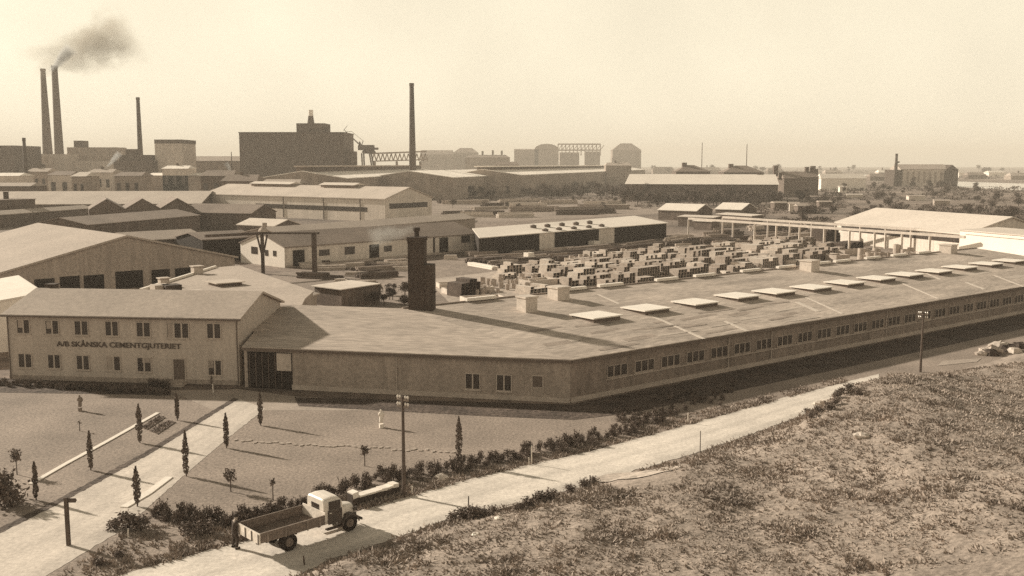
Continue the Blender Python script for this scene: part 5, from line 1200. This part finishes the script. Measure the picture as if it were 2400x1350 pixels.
b = loft([(XC1 - .02, .62, .72, 1.47, 4), (XC1 + .4, .54, .74, 1.45, 3.5), (XH - .2, .42, .74, 1.38, 3.2), (XH, .38, .72, 1.33, 3.2)], 20); b.build('bonnet', M['truckpaint'], tk, smooth=False)
b = MB(); b.box(XH, XH + .05, -.33, .33, .76, 1.28)
for k in range(7): b.box(XH + .05, XH + .07, -.3 + k * .095, -.27 + k * .095, .78, 1.26)
b.build('grille', M['truckdark'], tk)
for s in (-1, 1):
    b = MB(); n = 12
    for k in range(n):
        a0, a1 = math.pi * (1.02 - 1.0 * k / n), math.pi * (1.02 - 1.0 * (k + 1) / n); r_ = .56; yi, yo = s * .46, s * .93
        P = lambda a, y, rr_: (X2 + rr_ * math.cos(a) * 1.05, y, .46 + rr_ * math.sin(a))
        b.poly([P(a0, yi, r_), P(a1, yi, r_), P(a1, yo, r_), P(a0, yo, r_)]); b.poly([P(a0, yo, r_), P(a1, yo, r_), P(a1, yo, r_ - .1), P(a0, yo, r_ - .1)])
    b.build('mudguard', M['truckdark'], tk)
    b = MB(); b.box(XC0 + .1, X2 - .55, min(s * .75, s * 1.0), max(s * .75, s * 1.0), .48, .54); b.build('running_board', M['truckdark'], tk)
    b = MB(); b.tube((X2 + .42, s * .55, 1.1), (X2 + .62, s * .55, 1.1), .08, .13, 12); b.tube((X2 + .4, s * .55, .9), (X2 + .45, s * .55, 1.1), .02); b.build('headlight', M['truckdark'], tk)
b = MB(); b.box(XH + .18, XH + .26, -.9, .9, .5, .62); b.box(XH - .1, XH + .2, -.35, -.29, .52, .6); b.box(XH - .1, XH + .2, .29, .35, .52, .6); b.build('bumper', M['truckdark'], tk)
def wheel(x, y, s, dual=False):
    w = .2 if not dual else .44; b = MB(); r_ = .48; n = 22; i0 = len(b.v)
    prof = [(.26, -w / 2), (.42, -w / 2), (.47, -w / 2 + .04), (r_, -.02), (r_, .02), (.47, w / 2 - .04), (.42, w / 2), (.26, w / 2)]
    for (rr_, yy) in prof:
        for k in range(n): a = 2 * math.pi * k / n; b.v.append((x + rr_ * math.cos(a), y + yy, r_ + rr_ * math.sin(a)))
    for j in range(len(prof) - 1):
        for k in range(n): b.f.append((j * n + k, (j + 1) * n + k, (j + 1) * n + (k + 1) % n, j * n + (k + 1) % n)); b.mi.append(0)
    wl = MB(); wl.tube((x, y - w * .3, r_), (x, y + w * .3, r_), .05, .05, 10); root = wl.build('wheel', M['truckdark'], tk)
    b.build('tyre', M['rubber'], root)
    h = MB(); ysd = y + s * (w / 2 - .03); h.tube((x, ysd - s * .06, r_), (x, ysd, r_), .26, .24, 16); h.tube((x, ysd, r_), (x, ysd + s * .05, r_), .09, .07, 10); h.build('rim', M['plank'], root)
wheel(0, -.82, -1, True); wheel(0, .82, 1, True); wheel(X2, -.78, -1); wheel(X2, .78, 1)
b = MB(); b.tube((XC1 - .1, -.5, .95), (XC1 - .1, -.5, .95), .01); 

# ------------------------------------------------------------------ person by the tailgate and the garden statues
def skin_body(name, joints, edges, radii, m, parent, root=0):
    me = bpy.data.meshes.new(name); me.from_pydata(joints, edges, []); me.materials.append(m); o = bpy.data.objects.new(name, me); COL.objects.link(o); o.parent = parent
    md = o.modifiers.new('skin', 'SKIN'); md.use_smooth_shade = True
    sv = me.skin_vertices[0].data
    for k, rr_ in enumerate(radii): sv[k].radius = (rr_, rr_) if not isinstance(rr_, tuple) else rr_; sv[k].use_root = (k == root)
    s = o.modifiers.new('sub', 'SUBSURF'); s.levels = 1; s.render_levels = 1
    return o
pp = gp(551, 1285)
pe = thing('person', 'man in dark work clothes and cap reaching toward the truck tailgate', 'person', pp + Vector((0, 0, .012)), hd - math.pi / 2)
# facing +y of the local frame (toward the truck)
J = [(0, 0, .93), (0, .02, 1.12), (0, .05, 1.32), (0, .07, 1.46), (0, .1, 1.55), (0, .12, 1.66), (0, .12, 1.74),
     (-.1, 0, .88), (-.16, .05, .49), (-.2, -.03, .09), (-.21, .12, .04), (.1, 0, .88), (.17, .08, .49), (.22, -.02, .09), (.23, .13, .04),
     (-.19, .06, 1.42), (-.27, .2, 1.17), (-.2, .42, 1.2), (-.19, .5, 1.2), (.19, .06, 1.42), (.28, .2, 1.17), (.2, .42, 1.18), (.19, .5, 1.18)]
E = [(0, 1), (1, 2), (2, 3), (3, 4), (4, 5), (5, 6), (0, 7), (7, 8), (8, 9), (9, 10), (0, 11), (11, 12), (12, 13), (13, 14), (3, 15), (15, 16), (16, 17), (17, 18), (3, 19), (19, 20), (20, 21), (21, 22)]
RR = [.15, (.16, .12), (.19, .13), (.12, .1), .065, .095, .08, .1, .07, .048, .04, .1, .07, .048, .04, .07, .052, .036, .04, .07, .052, .036, .04]
for (w, side) in ((18, -1), (22, 1)):
    bx_, by_, bz_ = J[w]
    for k, off_ in enumerate((-.03, -.01, .01, .03)):
        i = len(J); ln = (.07, .085, .08, .06)[k]
        J += [(bx_ + off_, by_ + .05, bz_), (bx_ + off_, by_ + .05 + ln * .6, bz_ - .015), (bx_ + off_, by_ + .05 + ln, bz_ - .05)]; E += [(w, i), (i, i + 1), (i + 1, i + 2)]; RR += [.011, .009, .008]
    i = len(J); J += [(bx_ - side * .05, by_ + .02, bz_ + .01), (bx_ - side * .07, by_ + .06, bz_)]; E += [(w, i), (i, i + 1)]; RR += [.013, .01]
skin_body('body', J, E, RR, M['skin'], pe)
# clothing shells follow the same limbs, slightly fuller
JJ = J[:5] + J[7:10] + J[11:14] + J[15:18] + J[19:22]
JJ[4] = (0, .09, 1.5)
EE = [(0, 1), (1, 2), (2, 3), (3, 4), (0, 5), (5, 6), (6, 7), (0, 8), (8, 9), (9, 10), (3, 11), (11, 12), (12, 13), (3, 14), (14, 15), (15, 16)]
RC = [.175, (.19, .145), (.215, .155), (.15, .12), .075, .125, .092, .075, .125, .092, .075, .09, .07, .055, .09, .07, .055]
skin_body('work_clothes', JJ, EE, RC, M['cloth'], pe)
b = MB(); b.lathe([(.105, 1.68), (.115, 1.73), (.11, 1.79), (.06, 1.83), (0, 1.84)], 14, (0, .115, 0)); b.box(-.08, .08, .2, .29, 1.7, 1.715); b.build('cap', M['hair'], pe)
for s in (-1, 1):
    b = MB(); b.box(s * .21 - .055, s * .21 + .055, -.1, .18, -.01, .1); b.build('boot', M['hair'], pe, bevel=.03)
b = MB(); b.lathe([(0, -.02), (.018, 0), (.0, .03)], 6, (0, .225, 1.64)); b.build('nose', M['skin'], pe)
def statue(px, py, pt, m, lab):
    p = gp(px, py); H = atY(px, pt, p.y).z * 1.08; t = thing('garden_statue', lab, 'statue', p, R(20)); k = H / 1.7
    b = MB(); b.box(-.17 * k, .17 * k, -.17 * k, .17 * k, -.05, .28 * k); b.box(-.2 * k, .2 * k, -.2 * k, .2 * k, .28 * k, .33 * k); b.build('pedestal', M[m], t)
    J = [(0, 0, .36), (0, 0, .7), (.02, 0, .95), (.03, 0, 1.18), (.02, .02, 1.32), (.0, .03, 1.4), (-.01, .05, 1.52), (-.02, .05, 1.62), (-.16, .03, 1.27), (-.2, .12, 1.05), (-.1, .2, .98), (.2, .02, 1.27), (.25, .08, 1.02), (.16, .18, .9)]
    E = [(0, 1), (1, 2), (2, 3), (3, 4), (4, 5), (5, 6), (6, 7), (4, 8), (8, 9), (9, 10), (4, 11), (11, 12), (12, 13)]
    RR = [.23, .2, .19, .21, .15, .07, .12, .1, .09, .07, .055, .09, .07, .055]
    o = skin_body('figure', [(a * k, b_ * k, c * k) for a, b_, c in J], E, [q * k for q in RR], M[m], t)
statue(894, 1002, 961, 'statue', 'pale white stone figure standing on the right lawn'); statue(188, 963, 927, 'statuegrey', 'grey stone figure standing on the left lawn')

# ------------------------------------------------------------------ smoke, steam and haze
def smoke_mat(name, dens, col, k=2.2, thr=.42, soft=.25, w0=.25, w1=.45, aniso=0.0):
    m = bpy.data.materials.new(name); m.use_nodes = True; nt = m.node_tree; N, L = nt.nodes, nt.links; N.remove(N['Principled BSDF'])
    v = N.new('ShaderNodeVolumePrincipled'); v.inputs['Color'].default_value = col; v.inputs['Anisotropy'].default_value = aniso; L.new(v.outputs[0], N['Material Output'].inputs['Volume'])
    tc = N.new('ShaderNodeTexCoord'); sp = N.new('ShaderNodeSeparateXYZ'); L.new(tc.outputs['Object'], sp.inputs[0])
    def ma(op, a, c=None, d=None, clamp=False):
        n_ = N.new('ShaderNodeMath'); n_.operation = op; n_.use_clamp = clamp
        for i_, x_ in enumerate((a, c, d)):
            if x_ is None: continue
            if isinstance(x_, (int, float)): n_.inputs[i_].default_value = x_
            else: L.new(x_, n_.inputs[i_])
        return n_.outputs[0]
    r2_ = ma('ADD', ma('MULTIPLY', sp.outputs[1], sp.outputs[1]), ma('MULTIPLY', sp.outputs[2], sp.outputs[2])); rad = ma('SQRT', r2_)
    wx = ma('MULTIPLY_ADD', sp.outputs[0], w1, w0 + w1)            # width grows with x from -1 to 1
    fall = ma('SUBTRACT', 1.0, ma('DIVIDE', rad, wx), clamp=True)
    tail = ma('SUBTRACT', 1.0, ma('POWER', ma('ABSOLUTE', sp.outputs[0]), 2.5), clamp=True)
    n1 = N.new('ShaderNodeTexNoise'); n1.inputs['Scale'].default_value = k; n1.inputs['Detail'].default_value = 5; n1.inputs['Roughness'].default_value = .6; L.new(tc.outputs['Object'], n1.inputs['Vector'])
    nn = ma('DIVIDE', ma('SUBTRACT', ma('ADD', n1.outputs['Fac'], ma('MULTIPLY', fall, .35)), thr), soft, clamp=True)
    f2 = ma('MULTIPLY', ma('MULTIPLY', nn, ma('MULTIPLY', fall, 2.2, clamp=True)), tail)
    L.new(ma('MULTIPLY', f2, dens), v.inputs['Density'])
    return m
def smoke(px0, py0, px1, py1, Y, halfw, m, lab):
    a, c = atY(px0, py0, Y), atY(px1, py1, Y); d = c - a; o_ = (a + c) / 2
    b = MB(); b.box(-1, 1, -1, 1, -1, 1); o = b.build('smoke', m); o.location = o_; o.rotation_euler = d.to_track_quat('X', 'Z').to_euler(); o.scale = (d.length / 2, halfw, halfw); return stuff(o, lab)
m1 = smoke_mat('dark_smoke', .046, (.72, .64, .54, 1), 3.2, .58, .14, .16, .40)
smoke(78, 176, 315, 70, 790, 38, m1, 'brown smoke billowing right from the twin chimneys')
m2 = smoke_mat('thin_smoke', .05, (.85, .8, .7, 1), 2.0, .6, .25, .35, .3)
smoke(30, 130, 290, 84, 810, 28, m2, 'thin smoke drifting above the twin chimneys')
m3 = smoke_mat('white_steam', .40, (1, 1, 1, 1), 2.0, .55, .18, .16, .3)
smoke(110, 172, 170, 112, 775, 10, m3, 'white steam puff at the top of the right smoking chimney')
smoke(246, 395, 282, 358, 660, 4.5, m3, 'small white steam puff beside the stepped works')
smoke(545, 408, 528, 380, 660, 4, m3, 'small white steam puff left of the grain silo')
m4 = smoke_mat('chimney_smoke', .30, (.95, .92, .86, 1), 1.8, .55, .2, .14, .30)
smoke(986, 532, 862, 560, 99, 2.4, m4, 'pale wisp of smoke drifting left from the brick chimney pot')

HZ = .00026
hm = bpy.data.materials.new('haze_air'); hm.use_nodes = True; nt = hm.node_tree; nt.nodes.remove(nt.nodes['Principled BSDF'])
v = nt.nodes.new('ShaderNodeVolumePrincipled'); v.inputs['Color'].default_value = (1, .92, .82, 1); v.inputs['Density'].default_value = HZ; v.inputs['Anisotropy'].default_value = 0.0
nt.links.new(v.outputs[0], nt.nodes['Material Output'].inputs['Volume'])
b = MB(); b.box(-7100, 7100, -400, 7100, -1.2, 128); hz = b.build('haze', hm); stuff(hz)

# ------------------------------------------------------------------ light
SUN_EL = R(23.5); sdir = Vector((-.87, .49, 0)).normalized() * math.cos(SUN_EL) + Vector((0, 0, math.sin(SUN_EL)))
sl_ = bpy.data.lights.new('Sun', 'SUN'); so = bpy.data.objects.new('Sun', sl_); COL.objects.link(so)
sl_.energy = 4.3; sl_.angle = R(1.5); sl_.color = (1.0, .91, .76)
so.rotation_euler = (-sdir).to_track_quat('-Z', 'Y').to_euler()
w = bpy.data.worlds.new('World'); sc.world = w; w.use_nodes = True; nt = w.node_tree; N, L = nt.nodes, nt.links
bg = N['Background']
sky = N.new('ShaderNodeTexSky'); sky.sky_type = 'NISHITA'; sky.sun_disc = False; sky.sun_elevation = SUN_EL; sky.sun_rotation = math.atan2(sdir.x, sdir.y)
sky.dust_density = 4.0; sky.air_density = 1.0
bw = N.new('ShaderNodeRGBToBW'); L.new(sky.outputs[0], bw.inputs[0])
# overcast-milky air: the horizon glows, the zenith is dimmer; toned like the warm print light
tcw = N.new('ShaderNodeTexCoord'); sx = N.new('ShaderNodeSeparateXYZ'); L.new(tcw.outputs['Generated'], sx.inputs[0])
mr = N.new('ShaderNodeMapRange'); mr.interpolation_type = 'SMOOTHSTEP'; mr.inputs['From Min'].default_value = .02; mr.inputs['From Max'].default_value = 1.0; mr.inputs['To Min'].default_value = 7.55; mr.inputs['To Max'].default_value = 0.0
L.new(sx.outputs[2], mr.inputs['Value'])
ad = N.new('ShaderNodeMath'); ad.operation = 'MULTIPLY_ADD'; L.new(bw.outputs[0], ad.inputs[0]); ad.inputs[1].default_value = .16; L.new(mr.outputs[0], ad.inputs[2])
sn = N.new('ShaderNodeTexNoise'); sn.inputs['Scale'].default_value = 7.0; sn.inputs['Detail'].default_value = 7; L.new(tcw.outputs['Generated'], sn.inputs['Vector'])
sr = N.new('ShaderNodeMapRange'); sr.inputs['From Min'].default_value = .3; sr.inputs['From Max'].default_value = .7; sr.inputs['To Min'].default_value = .92; sr.inputs['To Max'].default_value = 1.05; L.new(sn.outputs['Fac'], sr.inputs['Value'])
mu = N.new('ShaderNodeMath'); mu.operation = 'MULTIPLY'; L.new(ad.outputs[0], mu.inputs[0]); L.new(sr.outputs[0], mu.inputs[1])
tn = N.new('ShaderNodeVectorMath'); tn.operation = 'SCALE'; tn.inputs[0].default_value = (1.0, .90, .69); L.new(mu.outputs[0], tn.inputs['Scale'])
L.new(tn.outputs[0], bg.inputs['Color']); bg.inputs['Strength'].default_value = .08

sc.view_settings.view_transform = 'Standard'; sc.view_settings.look = 'None'; sc.view_settings.gamma = 1.0; sc.view_settings.exposure = .72
sc.cycles.max_bounces = 5; sc.cycles.volume_bounces = 0; sc.cycles.use_denoising = False
sc.cycles.volume_max_steps = 256
